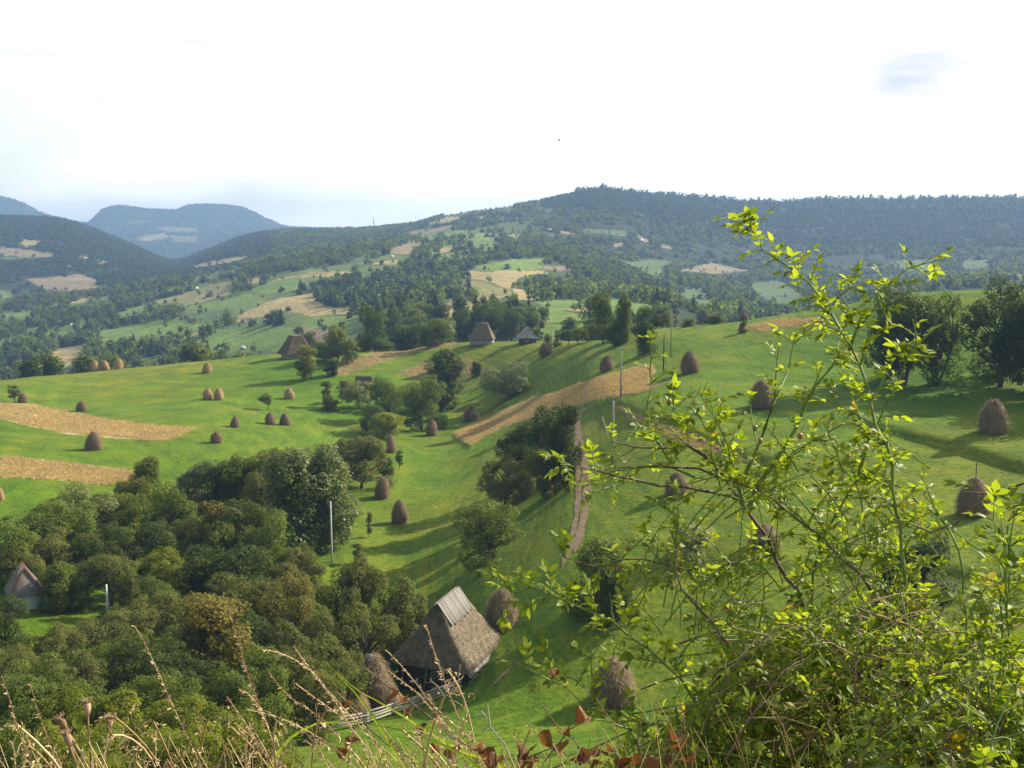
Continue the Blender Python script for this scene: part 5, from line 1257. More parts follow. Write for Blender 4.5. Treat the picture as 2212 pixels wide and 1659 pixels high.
drape(px('R5', [(760, 240), (810, 205), (870, 180), (900, 130), (930, 80)]), .7, .05, 'worn_earth', M['dirt'], '', fpth)

# ------------------------------------------------------------------ grass cover: dry hay strips and meadow tufts
TUFT = ([(-.5, 0, 0), (-.2, 0, 0), (-.6, .1, 1), (-.1, 0, 0), (.2, 0, 0), (.05, -.1, 1.15), (.2, .1, 0), (.5, .1, 0), (.65, .2, .9)], [(0, 1, 2), (3, 4, 5), (6, 7, 8)])
def scatter_tufts(mask, n, h, wd, mat, name, label, rlim=(60, 420), seed=3):
    rng = np.random.default_rng(seed)
    r = np.exp(rng.uniform(math.log(rlim[0]), math.log(rlim[1]), n)); a = rng.uniform(R_(-27), R_(27), n)
    x = np.sin(a) * r; y = np.cos(a) * r; z = ground(x, y); f = y * CP - z * SP; U = 512 + F * x / f; V = 384 - F * (y * SP + z * CP) / f
    ci, _, _, _ = _ij(a, np.zeros_like(a)); k = mask(U, V, x, y, r) & (r < np.exp(KR[10])[ci] * 1.02) & (U > -20) & (U < 1044)
    x, y, z, r = x[k], y[k], z[k], r[k]; m = len(x); th = rng.uniform(0, 2 * pi, m); hh = h * rng.uniform(.6, 1.4, m); ww = wd * rng.uniform(.6, 1.4, m)
    Mx = np.zeros((m, 3, 3)); Mx[:, 0, 0] = np.cos(th) * ww; Mx[:, 0, 1] = -np.sin(th) * ww; Mx[:, 1, 0] = np.sin(th) * ww; Mx[:, 1, 1] = np.cos(th) * ww; Mx[:, 2, 2] = hh; Mx[:, 0, 2] = rng.uniform(-.2, .2, m); Mx[:, 1, 2] = rng.uniform(-.2, .2, m)
    mb = MB(); stamp(mb, TUFT[0], None, TUFT[1], Mx, np.stack([x, y, z - .02], -1), rng.uniform(0, 1, m))
    print(name, m); tag(mb.obj(name, M[mat]), label, 'grass', None, 'stuff')
def in_any(Ps, U, V):
    r = np.zeros(U.shape, bool)
    for p in Ps: r |= inside(p, U, V)
    return r
scatter_tufts(lambda U, V, x, y, r: in_any(DRYP, U + 9 * fbm(x, y, 5, 3, 61), V + 7 * fbm(x, y, 5, 3, 62)), 700000, .32, .2, 'dry', 'dry_grass', 'uncut straw coloured grass standing in strips on the meadow', (150, 330))
scatter_tufts(lambda U, V, x, y, r: in_any(ROUP, U + 14 * fbm(x, y, 6, 3, 63), V + 9 * fbm(x, y, 6, 3, 64)), 500000, .35, .3, 'dry', 'rough_grass', 'rough brownish grass on the meadow banks', (140, 420), 4)
scatter_tufts(lambda U, V, x, y, r: vnoise(x, y, 9, 3) * .35 + vnoise(x, y, .7, 5) * .65 > .62, 260000, .10, .13, 'tuft', 'meadow_grass', 'short green tufts dotted over the mown meadow', (60, 260), 6)

# ------------------------------------------------------------------ a bird in the sky
pbd = at(1207 / 2.16, 303 / 2.16, 90)
bd = MB()
bd.add(*tube([(-.17, 0, 0), (-.10, 0, .01), (0, 0, .015), (.09, 0, .01), (.15, 0, .02), (.19, 0, .01)], [.008, .03, .04, .032, .022, .004], 8))
for s_ in (-1, 1): bd.add([(.06, 0, .02), (-.06, 0, .02), (.05, s_ * .16, .08), (-.06, s_ * .15, .07), (-.02, s_ * .34, .05), (.06, 0, .03), (.05, s_ * .16, .09)], quads=[(0, 1, 3, 2)], tris=[(2, 3, 4), (4, 3, 6)])
bo = bd.obj('bird', M['feather'], loc=pbd); bo.rotation_euler = (0, 0.1, 0.3); tag(bo, 'small dark bird flying in the white sky above the hills', 'bird')
# ------------------------------------------------------------------ plants close to the viewer
M['leaf_rose'] = leaf_mat('leaf_rose', (0.080, 0.140, 0.018), (0.285, 0.375, 0.075), trans=0.50, rough=0.5, spec=0.25, hue=0.0, tcol=(1.7, 1.6, 0.5))
M['leaf_rose_yellow'] = leaf_mat('leaf_rose_yellow', (0.42, 0.42, 0.04), (0.60, 0.46, 0.05), trans=0.4, hue=0.0, tcol=(1.3, 1.1, 0.4))
M['cane_green'] = noise_mat('cane_green', [(0.3, (0.10, 0.16, 0.035)), (0.7, (0.24, 0.30, 0.08))], 30, 3, rough=.5)
M['cane_brown'] = noise_mat('cane_brown', [(0.3, (0.07, 0.04, 0.025)), (0.7, (0.27, 0.19, 0.13))], 40, 4, rough=.6, stretch=(1, 1, .2))
M['straw'] = noise_mat('straw', [(0.3, (0.30, 0.20, 0.09)), (0.7, (0.60, 0.46, 0.26))], 25, 3, rndmix=.5)
M['straw_pink'] = noise_mat('straw_pink', [(0.3, (0.33, 0.20, 0.12)), (0.7, (0.60, 0.44, 0.30))], 25, 3, rndmix=.5)
M['brown_leaf'] = leaf_mat('brown_leaf', (0.085, 0.040, 0.022), (0.26, 0.15, 0.085), trans=0.22, hue=0.4, tcol=(1.5, 1, .6))
M['grass_blade'] = leaf_mat('grass_blade', (0.10, 0.17, 0.02), (0.34, 0.36, 0.10), trans=0.45, hue=0.0)
M['hip'] = noise_mat('hip', [(0.4, (0.22, 0.20, 0.05)), (0.65, (0.40, 0.13, 0.04))], 20, 2, rough=.35, spec=.5)
M['seedhead'] = noise_mat('seedhead', [(0.3, (0.22, 0.13, 0.08)), (0.7, (0.46, 0.30, 0.20))], 60, 3, rndmix=.5)
LFV = [(0, 0, 0), (-.23, .28, .05), (0, .3, -.02), (.23, .28, .05), (-.21, .62, .02), (0, .66, -.05), (.21, .62, .05), (0, 1, -.10)]
LFQ = [(1, 2, 5, 4), (2, 3, 6, 5)]; LFT = [(0, 2, 1), (0, 3, 2), (4, 5, 7), (5, 6, 7)]
class Leaves:
    def __init__(s): s.P = []; s.D = []; s.N = []; s.S = []
    def add(s, p, d, n, z): s.P.append(tuple(p)); s.D.append(tuple(d)); s.N.append(tuple(n)); s.S.append(z)
    def build(s, name, mat, parent, rng):
        n = len(s.P)
        if not n: return None
        m = frames(np.array(s.N), np.array(s.D)) * np.array(s.S)[:, None, None]; mb = MB()
        stamp(mb, LFV, LFQ, LFT, m, np.array(s.P), rng.uniform(0, 1, n)); print(name, n)
        return mb.obj(name, M[mat], parent, True)
def rvec(r, s=1.0): return Vector((r.gauss(0, s), r.gauss(0, s), r.gauss(0, s)))
def compound(r, tw, lv, ly, p, d, size, k=3):
    """a rose leaf: a thin stalk with k pairs of leaflets and one at the tip, arching over"""
    d = d.normalized(); side = d.cross(Vector((0, 0, 1)))
    if side.length < .05: side = Vector((1, 0, 0))
    side.normalize(); q = Vector(p); L_ = size * (k + .8) * .55; pts = [q.copy()]; tgt = lv if r.random() > .014 else ly
    roll = r.uniform(-.7, .7); side = (side * cos(roll) + d.cross(side) * sin(roll)).normalized()
    for i in range(k):
        q = q + d * (L_ / (k + .3)); d = (d + Vector((0, 0, -.14)) + rvec(r, .04)).normalized(); pts.append(q.copy())
        up = side.cross(d)
        if up.z < 0: up = -up
        for s_ in (-1, 1):
            dd = (d * .62 + side * s_ * .8 + Vector((0, 0, -.18)) + rvec(r, .12)).normalized()
            tgt.add(q, dd, up + rvec(r, .28), size * r.uniform(.75, 1.1) * (.8 + .12 * i))
    tgt.add(q, (d + Vector((0, 0, -.1))).normalized(), side.cross(d) * (1 if side.cross(d).z > 0 else -1) + rvec(r, .2), size * 1.15)
    tw.add(*tube(pts, [.0011, .0010, .0008, .0006][:len(pts)] if len(pts) <= 4 else .0009, 3, False)[:2])
def smooth_path(P, step):
    P = [Vector(p) for p in P]; s_ = [0.0]
    for a, b in zip(P[:-1], P[1:]): s_.append(s_[-1] + (b - a).length)
    n = max(3, int(s_[-1] / step)); t = np.linspace(0, s_[-1], n); A = np.array([tuple(p) for p in P])
    B = np.stack([pchip(s_, A[:, i], t) for i in range(3)], -1); return [Vector(b) for b in B], s_[-1]
def shoot(r, tw, lv, ly, p, d, length, rad, leafsize=.0215, droop=.12, gap=.029, kk=3, bare=0.15, jit=.10):
    n = max(3, int(length / .03)); q = Vector(p); d = d.normalized(); pts = [q.copy()]
    for i in range(n):
        d = (d + Vector((0, 0, -droop * (i / n) ** 1.5)) + rvec(r, jit * .6)).normalized(); q = q + d * (length / n); pts.append(q.copy())
    tw.add(*tube(pts, [rad * (1 - .75 * i / n) + .0004 for i in range(n + 1)], 5, False)[:2])
    nl = max(1, int(length / gap))
    for i in range(nl):
        f = bare + (1 - bare) * (i + .5) / nl; j = min(n - 1, int(f * n)); a = pts[j].lerp(pts[j + 1], f * n - j); dd = (pts[j + 1] - pts[j]).normalized()
        sd_ = dd.cross(Vector((0, 0, 1))); sd_ = sd_.normalized() if sd_.length > .05 else Vector((1, 0, 0)); ang = i * 2.4 + r.uniform(-.4, .4)
        out = sd_ * cos(ang) + dd.cross(sd_) * sin(ang); out = (out + Vector((0, 0, .25))).normalized()
        compound(r, tw, lv, ly, a, out * .9 + dd * .6, leafsize * r.uniform(.7, 1.1) * (1.0 if f < .85 else .7), kk if r.random() < .7 else kk - 1)
    return pts
def to_ground(P, extra=None):
    p = P[-1]; q = p.copy(); g = float(ground(p.x * .97, p.y * .97)); 
    return P + [Vector((p.x * 1.0, p.y * .99, (p.z * .45 + g * .55))), Vector((p.x * .98, p.y * .97, g - .03))]
def bush(name, label, canes, seed, mass=0, mass_box=None, hips=(), cat='bush'):
    r = random.Random(seed); rng = np.random.default_rng(seed)
    allp = [c[0] for c in canes]; base = allp[0][-1]; gx, gy = base.x * .97, base.y * .97
    o = empty(name, (0, 0, 0)); tag(o, label, cat); loc = Vector((gx, gy, float(ground(gx, gy)))); o.location = loc
    tw = MB(); tb = MB(); lv = Leaves(); ly = Leaves()
    for P, rad, matn, leafy, side in canes:
        P, L_ = smooth_path(P, .04); n = len(P)
        P = [p + rvec(r, .0025) for p in P]
        mbc = MB(); mbc.add(*tube(P, [rad * (.22 + .78 * (i / n) ** .7) for i in range(n)], 8, False)[:2])
        for i in range(1, n - 1, 2):                               # thorns
            if r.random() < .6:
                d = rvec(r).normalized(); rr_ = rad * (.22 + .78 * (i / n) ** .7)
                mbc.add([tuple(P[i] + d * rr_ * .8 + Vector((0, 0, .002))), tuple(P[i] + d * rr_ * .8 - Vector((0, 0, .004))), tuple(P[i] + d * (rr_ + .007) - Vector((0, 0, .004))), tuple(P[i] + d * rr_ * .8 + d.cross(Vector((0, 0, 1))) * .002)], tris=[(0, 1, 2), (0, 2, 3), (1, 3, 2)])
        co = mbc.obj('cane', M[matn], o, True); co.location = -loc
        k = int(L_ / .027 * (leafy + .12))
        for i in range(k):
            f = r.random() ** 1.2; j = min(n - 2, int(f * n)); a = P[j]; dd = (P[j] - P[j + 1]).normalized(); out = dd.cross(rvec(r)).normalized()
            compound(r, tw, lv, ly, a, out * .8 + dd * .5 + Vector((0, 0, .25)), .0220 * r.uniform(.7, 1.2), 3)
        for i in range(int(L_ / .07 * side)):
            f = (i + r.random()) / max(1, int(L_ / .07 * side)); j = min(n - 2, int(f * n)); dd = (P[j] - P[j + 1]).normalized()
            out = dd.cross(rvec(r)).normalized()
            ln = r.uniform(.05, .20) * (.6 + .8 * f); bare = matn == 'cane_brown' and r.random() < .45
            if bare: # a dry twig
                q = P[j].copy(); d = (out + dd * .5).normalized(); pts = [q.copy()]
                for m in range(5): d = (d + rvec(r, .22)).normalized(); q = q + d * ln / 5; pts.append(q.copy())
                tw.add(*tube(pts, [.0019 - .0003 * m for m in range(6)], 4, False)[:2])
            else: shoot(r, tw, lv, ly, P[j], out * .7 + dd * .8 + Vector((0, 0, .2)), ln, .0016)
    for i in range(mass):
        u = r.uniform(*mass_box[0]); v = r.uniform(*mass_box[1]) ; dd_ = r.uniform(*mass_box[2])
        lim = mass_box[3](u)
        if v < lim: v = lim + r.uniform(0, 60)
        p = at(u, v, dd_); tip = p; ln = r.uniform(.15, .42); d = Vector((r.uniform(-.8, .8), r.uniform(-.5, .5), r.uniform(.25, 1))).normalized()
        shoot(r, tw if i % 2 else tb, lv, ly, tip - d * ln, d, ln, .0017, droop=.25, gap=.031, bare=.05)
    if name == 'rose_bush' and mass > 300:
        for i in range(100):
            u = r.uniform(630, 930); v = r.uniform(420, 610); dd_ = r.uniform(2.1, 2.5); ln = r.uniform(.10, .26); d = Vector((r.uniform(-.7, .7), r.uniform(-.5, .5), r.uniform(.3, 1))).normalized()
            if v < np.interp(u, [630, 690, 780, 870, 930], [540, 460, 420, 420, 480]): continue
            shoot(r, tw, lv, ly, at(u, v, dd_) - d * ln, d, ln, .0014, droop=.22, gap=.034, bare=.2)
    for (u, v, dd_) in hips:
        hb = MB(); s_ = .0055; V = []; n1, n2 = 6, 8
        for i in range(n1 + 1):
            th = pi * i / n1
            for j in range(n2): V.append((s_ * sin(th) * cos(2 * pi * j / n2), s_ * sin(th) * sin(2 * pi * j / n2), s_ * 1.25 * cos(th)))
        hb.add(V, [(i * n2 + j, (i + 1) * n2 + j, (i + 1) * n2 + (j + 1) % n2, i * n2 + (j + 1) % n2) for i in range(n1) for j in range(n2)])
        hb.add(*tube([(0, 0, .006), (.003, 0, .012), (.008, .002, .022)], .0007, 4)[:2])
        h_ = hb.obj('rose_hip', M['hip'], o, True, loc=at(u, v, dd_) - loc)
    t_ = tw.obj('twigs', M['cane_brown'] if 'bramble' in name else M['cane_green'], o); t_.location = -loc; t_['kind'] = 'stuff'
    if tb.n: b_ = tb.obj('brown_twigs', M['cane_brown'], o); b_.location = -loc; b_['kind'] = 'stuff'
    l_ = lv.build('foliage', 'leaf_rose', o, rng); l_.location = -loc
    y_ = ly.build('yellow_leaves', 'leaf_rose_yellow', o, rng)
    if y_: y_.location = -loc; y_['kind'] = 'stuff'
    l_['kind'] = 'stuff'
    return o
def CN(fr_, pts, r0, r1, rad, mat, leafy, side, root=True):
    Q = px(fr_, pts) if isinstance(fr_, str) else sum([px(f, q) for f, q in zip(fr_, pts)], [])
    n = len(Q); P = [at(u, v, r0 + (r1 - r0) * i / (n - 1)) for i, (u, v) in enumerate(Q)]
    return (to_ground(P) if root else P, rad, mat, leafy, side)
canesA = [
 CN(('R6', 'R9'), ([(120, 560), (250, 640), (340, 745), (430, 880), (520, 1000), (600, 1130), (650, 1230), (720, 1340), (750, 1420)], [(770, 330), (830, 470), (900, 700), (1000, 950), (1080, 1300)]), 2.25, 2.3, .0090, 'cane_brown', .2, .8),
 CN('R3', [(545, 478), (570, 545), (640, 600), (720, 650), (800, 715), (880, 790), (950, 870), (1000, 930), (1060, 1030), (1100, 1120), (1150, 1210), (1200, 1320), (1245, 1440), (1270, 1560), (1310, 1700), (1360, 1850), (1400, 2050), (1440, 2300), (1480, 2700)], 2.35, 2.15, .0058, 'cane_green', 1.6, 1.0),
 CN('R3', [(1470, 680), (1385, 780), (1350, 850), (1290, 935), (1200, 1040), (1140, 1120), (1120, 1200)], 2.3, 2.24, .004, 'cane_green', 1.6, 1.0, False),
 CN('R3', [(1300, 860), (1180, 800), (1060, 850), (1010, 900)], 2.25, 2.3, .0025, 'cane_green', 2.2, .3, False),
 CN('R3', [(1545, 1180), (1480, 1290), (1420, 1400), (1380, 1500), (1300, 1640), (1200, 1930), (1080, 2150), (960, 2400), (900, 2700)], 2.2, 2.3, .005, 'cane_green', 1.5, 1.0),
 CN(('R3', 'R6'), ([(780, 1170), (750, 1320), (680, 1470)], [(700, 180), (600, 450), (520, 660), (440, 870), (470, 960)]), 2.4, 2.28, .0055, 'cane_green', 1.0, .8, False),
 CN('R6', [(1080, -60), (1010, 60), (900, 220), (800, 440), (700, 600), (560, 800), (480, 960)], 2.35, 2.28, .0055, 'cane_green', 1.0, .8, False),
 CN(('R5', 'R6'), ([(1480, 700), (1600, 712), (1750, 750), (1900, 782), (2080, 800)], [(200, 830), (330, 850), (440, 900)]), 2.05, 2.25, .004, 'cane_brown', .25, .9, False),
 CN(('R5', 'R6'), ([(1730, 530), (1790, 565), (2000, 572), (2130, 562)], [(20, 560), (130, 582), (250, 640)]), 2.2, 2.3, .0045, 'cane_brown', .1, 1.2, False),
 CN(('R5', 'R6'), ([(1750, 695), (1900, 680), (2070, 680)], [(0, 685), (150, 705), (300, 745), (430, 790), (560, 850), (700, 940), (850, 1060), (1000, 1180), (1080, 1270), (1200, 1380), (1330, 1560), (1500, 1900), (1700, 2300)]), 2.2, 2.25, .0066, 'cane_brown', .1, .9),
 CN(('R6', 'R9'), ([(0, 1070), (60, 1240), (45, 1330)], [(40, 310), (130, 420), (220, 520), (320, 660), (400, 750), (470, 890), (560, 1050), (660, 1300)]), 2.1, 2.1, .0062, 'cane_brown', .1, 1.0),
 CN('R6', [(1200, 740), (1400, 800), (1530, 900), (1680, 1010), (1770, 1130), (1830, 1290), (1850, 1600), (1850, 1900), (1840, 2300)], 2.3, 2.2, .005, 'cane_green', .8, .7),
 CN('R9', [(2110, -60), (2095, 200), (2070, 450), (2040, 700), (2010, 1000), (1990, 1400)], 2.0, 2.05, .005, 'cane_green', 1.4, .9),
 CN('R6', [(1380, 500), (1400, 900), (1430, 1050), (1470, 1250), (1510, 1480), (1540, 1800), (1560, 2300)], 2.3, 2.2, .0048, 'cane_green', .6, .6),
 CN('R8', [(1100, 395), (1180, 345), (1300, 385), (1500, 470), (1700, 565), (1900, 700), (2050, 830), (2160, 960), (2300, 1200), (2400, 1500)], 1.95, 2.1, .005, 'cane_green', 1.5, .7),
 CN('R8', [(1350, 890), (1450, 910), (1560, 985), (1650, 1060), (1800, 1130), (2000, 1190), (2212, 1230), (2350, 1450)], 2.0, 2.1, .004, 'cane_green', .8, .7),
 CN('R8', [(1420, 165), (1500, 205), (1640, 235), (1760, 180), (1900, 180), (2080, 220), (2300, 230), (2500, 200), (2712, 155)], 2.15, 2.3, .0026, 'cane_brown', .5, 1.2, False),
 CN('R8', [(1440, 990), (1520, 1070), (1700, 1160), (1850, 1260), (1900, 1500)], 1.95, 2.0, .003, 'cane_brown', .5, .9),
 CN('R5', [(1985, 170), (1930, 330), (1940, 440), (2020, 560), (2080, 670), (2230, 760)], 2.3, 2.28, .0035, 'cane_green', 1.5, 1.0, False),
 CN('R6', [(290, 300), (280, 400), (340, 560), (380, 700), (440, 830)], 2.35, 2.28, .003, 'cane_green', 1.4, .9, False),
 CN('R5', [(2110, 340), (1990, 420), (1920, 350)], 2.2, 2.1, .002, 'cane_green', 2.2, .5, False),
]
def lim(u): return float(np.interp(u, [500, 600, 680, 720, 750, 800, 860, 930, 1024], [800, 765, 715, 670, 608, 588, 578, 592, 604]))
bush('rose_bush', 'big wild rose bush with bright yellow green leaves and thorny brown canes', canesA, 21, 440, ((600, 1000), (570, 800), (1.9, 2.5), lim),
     hips=[(669, 402, 2.15), (760, 441, 2.2), (755, 428, 2.2), (620, 566, 2.1), (672, 587, 2.1), (668, 575, 2.1), (628, 548, 2.1), (800, 380 + 56, 2.2)])
canesB = [
 CN('R9', [(2160, -90), (2130, 30), (2110, 150), (2090, 300), (2120, 600), (2160, 1000), (2200, 1400)], 1.75, 1.8, .004, 'cane_green', 2.0, .9),
 CN('R9', [(1870, 500), (1920, 620), (1960, 800), (2000, 1100), (2050, 1400)], 1.8, 1.8, .004, 'cane_green', 1.2, 1.0),
 CN('R6', [(2010, 1030), (2080, 1130), (2100, 1250), (2080, 1420), (2070, 1800), (2050, 2300)], 1.8, 1.8, .004, 'cane_green', 1.2, .8),
]
def limB(u): return float(np.interp(u, [860, 900, 950, 1000, 1060], [720, 690, 665, 640, 620]))
bush('rose_bush', 'smaller leafy rose bush filling the lower right corner of the photo', canesB, 33, 110, ((890, 1080), (640, 800), (1.6, 1.95), limB))
canesC = [CN('R6', [(1640, 1110), (1850, 975), (2000, 875), (2120, 820), (2260, 790), (2400, 900), (2500, 1400)], 1.95, 1.9, .0045, 'cane_brown', .15, 1.0)]
bush('bramble', 'bare brown thorny branch reaching in from the right edge above the meadow', canesC, 41, 0)

# ------------------------------------------------------------------ tall grasses, flower heads, dry leaves
def grass_stalk(pts, dist, label, kind='spike', mat='straw', blade=False, head=.35, group='tall dry grass stalks in front'):
    r = random.Random(len(COL.objects)); Q = pts; n = len(Q)
    P = [at(u, v, dist + .04 * i) for i, (u, v) in enumerate(Q)]; p = P[-1]; g = float(ground(p.x * .95, p.y * .95))
    P = P + [Vector((p.x * .97, p.y * .97, g - .02))]; P, L_ = smooth_path(P, .03); n = len(P); root = P[-1].copy(); P = [q - root for q in P]
    o = empty('grass_stalk', root); tag(o, label, 'grass stalk', group)
    st = MB()
    if blade:
        V = []
        for i, q in enumerate(P):
            d = (P[min(i + 1, n - 1)] - P[max(0, i - 1)]).normalized(); s_ = d.cross(Vector((0, 1, .2))).normalized(); w_ = .0042 * min(1, (i / n) * 3 + .05)
            V += [tuple(q - s_ * w_), tuple(q + Vector((0, -.001, 0))), tuple(q + s_ * w_)]
        st.add(V, [(3 * i + j, 3 * i + j + 1, 3 * i + j + 4, 3 * i + j + 3) for i in range(n - 1) for j in (0, 1)]); st.obj('blade', M['grass_blade'], o)
        return
    st.add(*tube(P, [.0005 + .0007 * (i / n) for i in range(n)], 5, False)[:2]); st.obj('stem', M[mat], o, True)
    hd = MB(); hl = head * min(1.0, L_); SP_ = ([(-.3, 0, 0), (.3, 0, 0), (.22, .6, .12), (0, 1, 0), (-.22, .6, .12)], [(0, 1, 2, 4)], [(4, 2, 3)])
    rng = np.random.default_rng(r.randrange(9999)); PP, DD, SS = [], [], []
    cum = 0.0
    if kind == 'panicle': hd.add(*tube(P[:max(3, int(n * hl / L_) + 1)], .0011, 5, False)[:2])
    for i in range(n - 1):
        if cum > hl: break
        seg = (P[i + 1] - P[i]).length; d = (P[i] - P[i + 1]).normalized(); f = cum / hl
        if kind == 'spike':
            dens = 9
            for k in range(dens):
                q = P[i].lerp(P[i + 1], r.random()); out = d.cross(rvec(r)).normalized(); PP.append(tuple(q + out * .0009 * sin(pi * min(1, f + .1)) ** .6)); DD.append(tuple(d * 1.0 + out * .11)); SS.append(.0060 * (.55 + .6 * sin(pi * min(1, f * .9 + .08))))
        else:
            for k in range(2):
                out = (d * .7 + d.cross(rvec(r)).normalized() * 1.0).normalized(); bl = r.uniform(.02, .075) * (.3 + f); q0 = P[i]; q1 = q0 + out * bl + Vector((0, 0, -.12 * bl))
                hd.add(*tube([q0, (q0 + q1) / 2 + Vector((0, 0, .003)), q1], .0004, 3, False)[:2])
                for m in range(5):
                    PP.append(tuple(q0.lerp(q1, .4 + .6 * m / 4) + rvec(r, .002))); DD.append(tuple(out + rvec(r, .3))); SS.append(.0048)
        cum += seg
    if PP:
        PP, DD = np.array(PP), np.array(DD); m = len(PP); Fm = frames(rand_rot(m, rng), DD) * (np.array(SS)[:, None, None]); Fm[:, :, 0] *= .6
        stamp(hd, SP_[0], SP_[1], SP_[2], Fm, PP, rng.uniform(0, 1, m))
    hd.obj('seed_head', M['straw_pink'] if kind == 'spike' else M['straw'], o)
def GS(fr_, pts, dist, label, **k): grass_stalk(px(fr_, pts), dist, label, **k)
GS('R7', [(15, 910), (60, 1050), (100, 1200), (150, 1330), (200, 1480), (240, 1700)], 1.35, 'pinkish seed spike nearest the left edge of the photo')
GS('R7', [(190, 960), (230, 1100), (290, 1280), (340, 1440), (370, 1700)], 1.35, 'second seed spike from the left edge of the photo')
GS('R7', [(835, 590), (900, 700), (980, 870), (1060, 1060), (1160, 1270), (1250, 1475), (1330, 1750)], 1.3, 'tall reddish seed spike in front of the golden green tree')
GS('R7', [(1415, 450), (1460, 620), (1520, 820), (1580, 1000), (1660, 1200), (1720, 1400), (1790, 1700)], 1.35, 'tallest thin seed spike in front of the middle of the thicket')
GS('R7', [(1630, 740), (1700, 748), (1780, 775), (1900, 840), (2000, 950), (2110, 1100), (2300, 1400), (2500, 1750)], 1.3, 'nodding pale seed spike with a bent tip below the rust tinted tree')
GS('R7', [(1830, 720), (1900, 820), (1990, 930), (2100, 1060), (2300, 1280), (2500, 1500)], 1.4, 'straight seed spike crossing the nodding pale one')
GS('R7', [(1670, 880), (1740, 970), (1850, 1070), (1990, 1160), (2200, 1390), (2400, 1700)], 1.35, 'seed spike slanting to the right below the nodding pale one')
GS('R7', [(1440, 1175), (1600, 1310), (1780, 1475), (1960, 1700)], 1.3, 'low seed spike slanting right at the bottom of the photo')
GS('R7', [(1485, 985), (1560, 1025), (1620, 1120), (1680, 1260), (1740, 1480), (1790, 1750)], 1.3, 'short curved seed spike left of the low slanting one')
GS('R7', [(1410, 1030), (1480, 1130), (1580, 1280), (1700, 1480), (1840, 1750)], 1.25, 'dark reddish seed spike beside the short curved one')
GS('R7', [(1840, 950), (1960, 1040), (2060, 1110), (2200, 1240), (2500, 1700)], 1.35, 'pinkish seed spike pointing at the smallest haystack')
GS('R7', [(1535, 1110), (1700, 1150), (1850, 1210), (2050, 1330), (2230, 1500), (2400, 1800)], 1.25, 'low arching seed spike at the bottom centre left')
GS('R8', [(560, 580), (590, 680), (640, 830), (700, 1000), (780, 1200), (850, 1400), (920, 1700)], 1.3, 'seed spike standing out against the near thatched roof')
GS('R8', [(310, 740), (400, 830), (500, 950), (600, 1080), (780, 1240), (1000, 1420), (1250, 1700)], 1.35, 'seed spike crossing the dark front of the near barn')
GS('R8', [(330, 870), (430, 950), (520, 1020), (660, 1180), (800, 1320), (950, 1500), (1100, 1750)], 1.4, 'thin seed spike just below the one crossing the barn front')
GS('R7', [(715, 1160), (800, 1230), (900, 1330), (1000, 1480), (1100, 1750)], 1.25, 'feathery panicle of grass right of the flower heads', kind='panicle', head=.6)
GS('R7', [(950, 1180), (990, 1260), (1040, 1370), (1080, 1480), (1130, 1750)], 1.2, 'wide feathery panicle at the bottom below the reddish spike', kind='panicle', head=.6)
GS('R7', [(140, 1310), (220, 1370), (300, 1450), (380, 1600), (450, 1800)], 1.15, 'feathery panicle leaning left in the bottom left corner', kind='panicle', head=.6)
GS('R7', [(700, 1270), (780, 1275), (880, 1340), (960, 1460), (1050, 1750)], 1.2, 'arched panicle between two thinner grass stalks', kind='panicle', head=.6)
GS('R7', [(1290, 1180), (1260, 1300), (1230, 1480), (1200, 1750)], 1.3, 'upright panicle at the bottom right of the tall reddish spike', kind='panicle', head=.5)
GS('R8', [(690, 860), (740, 930), (790, 1030), (840, 1200), (880, 1450), (900, 1750)], 1.35, 'loose yellow panicle in front of the grass right of the fence', kind='panicle', head=.5)
GS('R7', [(1720, 1180), (1700, 1300), (1720, 1480), (1740, 1750)], 1.1, 'dense yellow panicle low in the bottom centre left', kind='panicle', head=.6)
GS('R7', [(2020, 1130), (1960, 1250), (1940, 1480), (1930, 1750)], 1.15, 'dense yellow panicle right of the other low one', kind='panicle', head=.6)
GS('R8', [(0, 870), (120, 980), (300, 1080), (500, 1200), (760, 1360), (1000, 1450), (1250, 1700)], 1.3, 'long green and straw blade slanting down across the rail fence', blade=True)
GS('R7', [(2015, 810), (2100, 890), (2212, 1010), (2350, 1200), (2500, 1500)], 1.25, 'bright green blade beside the haystack with the white sheet', blade=True)
GS('R8', [(0, 1180), (200, 1200), (400, 1240), (600, 1310), (800, 1400), (950, 1600)], 1.2, 'pale blade lying almost flat below the rail fence', blade=True)
GS('R8', [(390, 1270), (440, 1350), (500, 1430), (560, 1700)], 1.15, 'short green blade at the bottom below the fence', blade=True)
GS('R7', [(2210, 1180), (2100, 1190), (1980, 1195), (1850, 1260), (1750, 1350), (1650, 1600)], 1.2, 'straw stem bent over to the right at the bottom', blade=True)
GS('R9', [(640, 620 - 410 + 410), (900, 700), (1200, 760)], 1.9, 'broken straw stem caught in the rose bush', blade=True) if False else None
r = random.Random(77)
for k in range(34):      # further stalks rising from below the frame
    u0 = r.uniform(-10, 520) if k < 36 else r.uniform(520, 760); top = r.uniform(716, 768) - (20 if 230 < u0 < 420 else 0); le = r.uniform(-90, 30)
    grass_stalk([(u0 + le, top), (u0 + le * .6, top + 30), (u0 + le * .25, top + 75), (u0, top + 140)], r.uniform(1.05, 1.5), 'short dry grass stalk among many along the bottom edge', kind=r.choice(['spike', 'spike', 'panicle']), head=r.uniform(.12, .3), group='short dry grass stalks along the bottom edge')
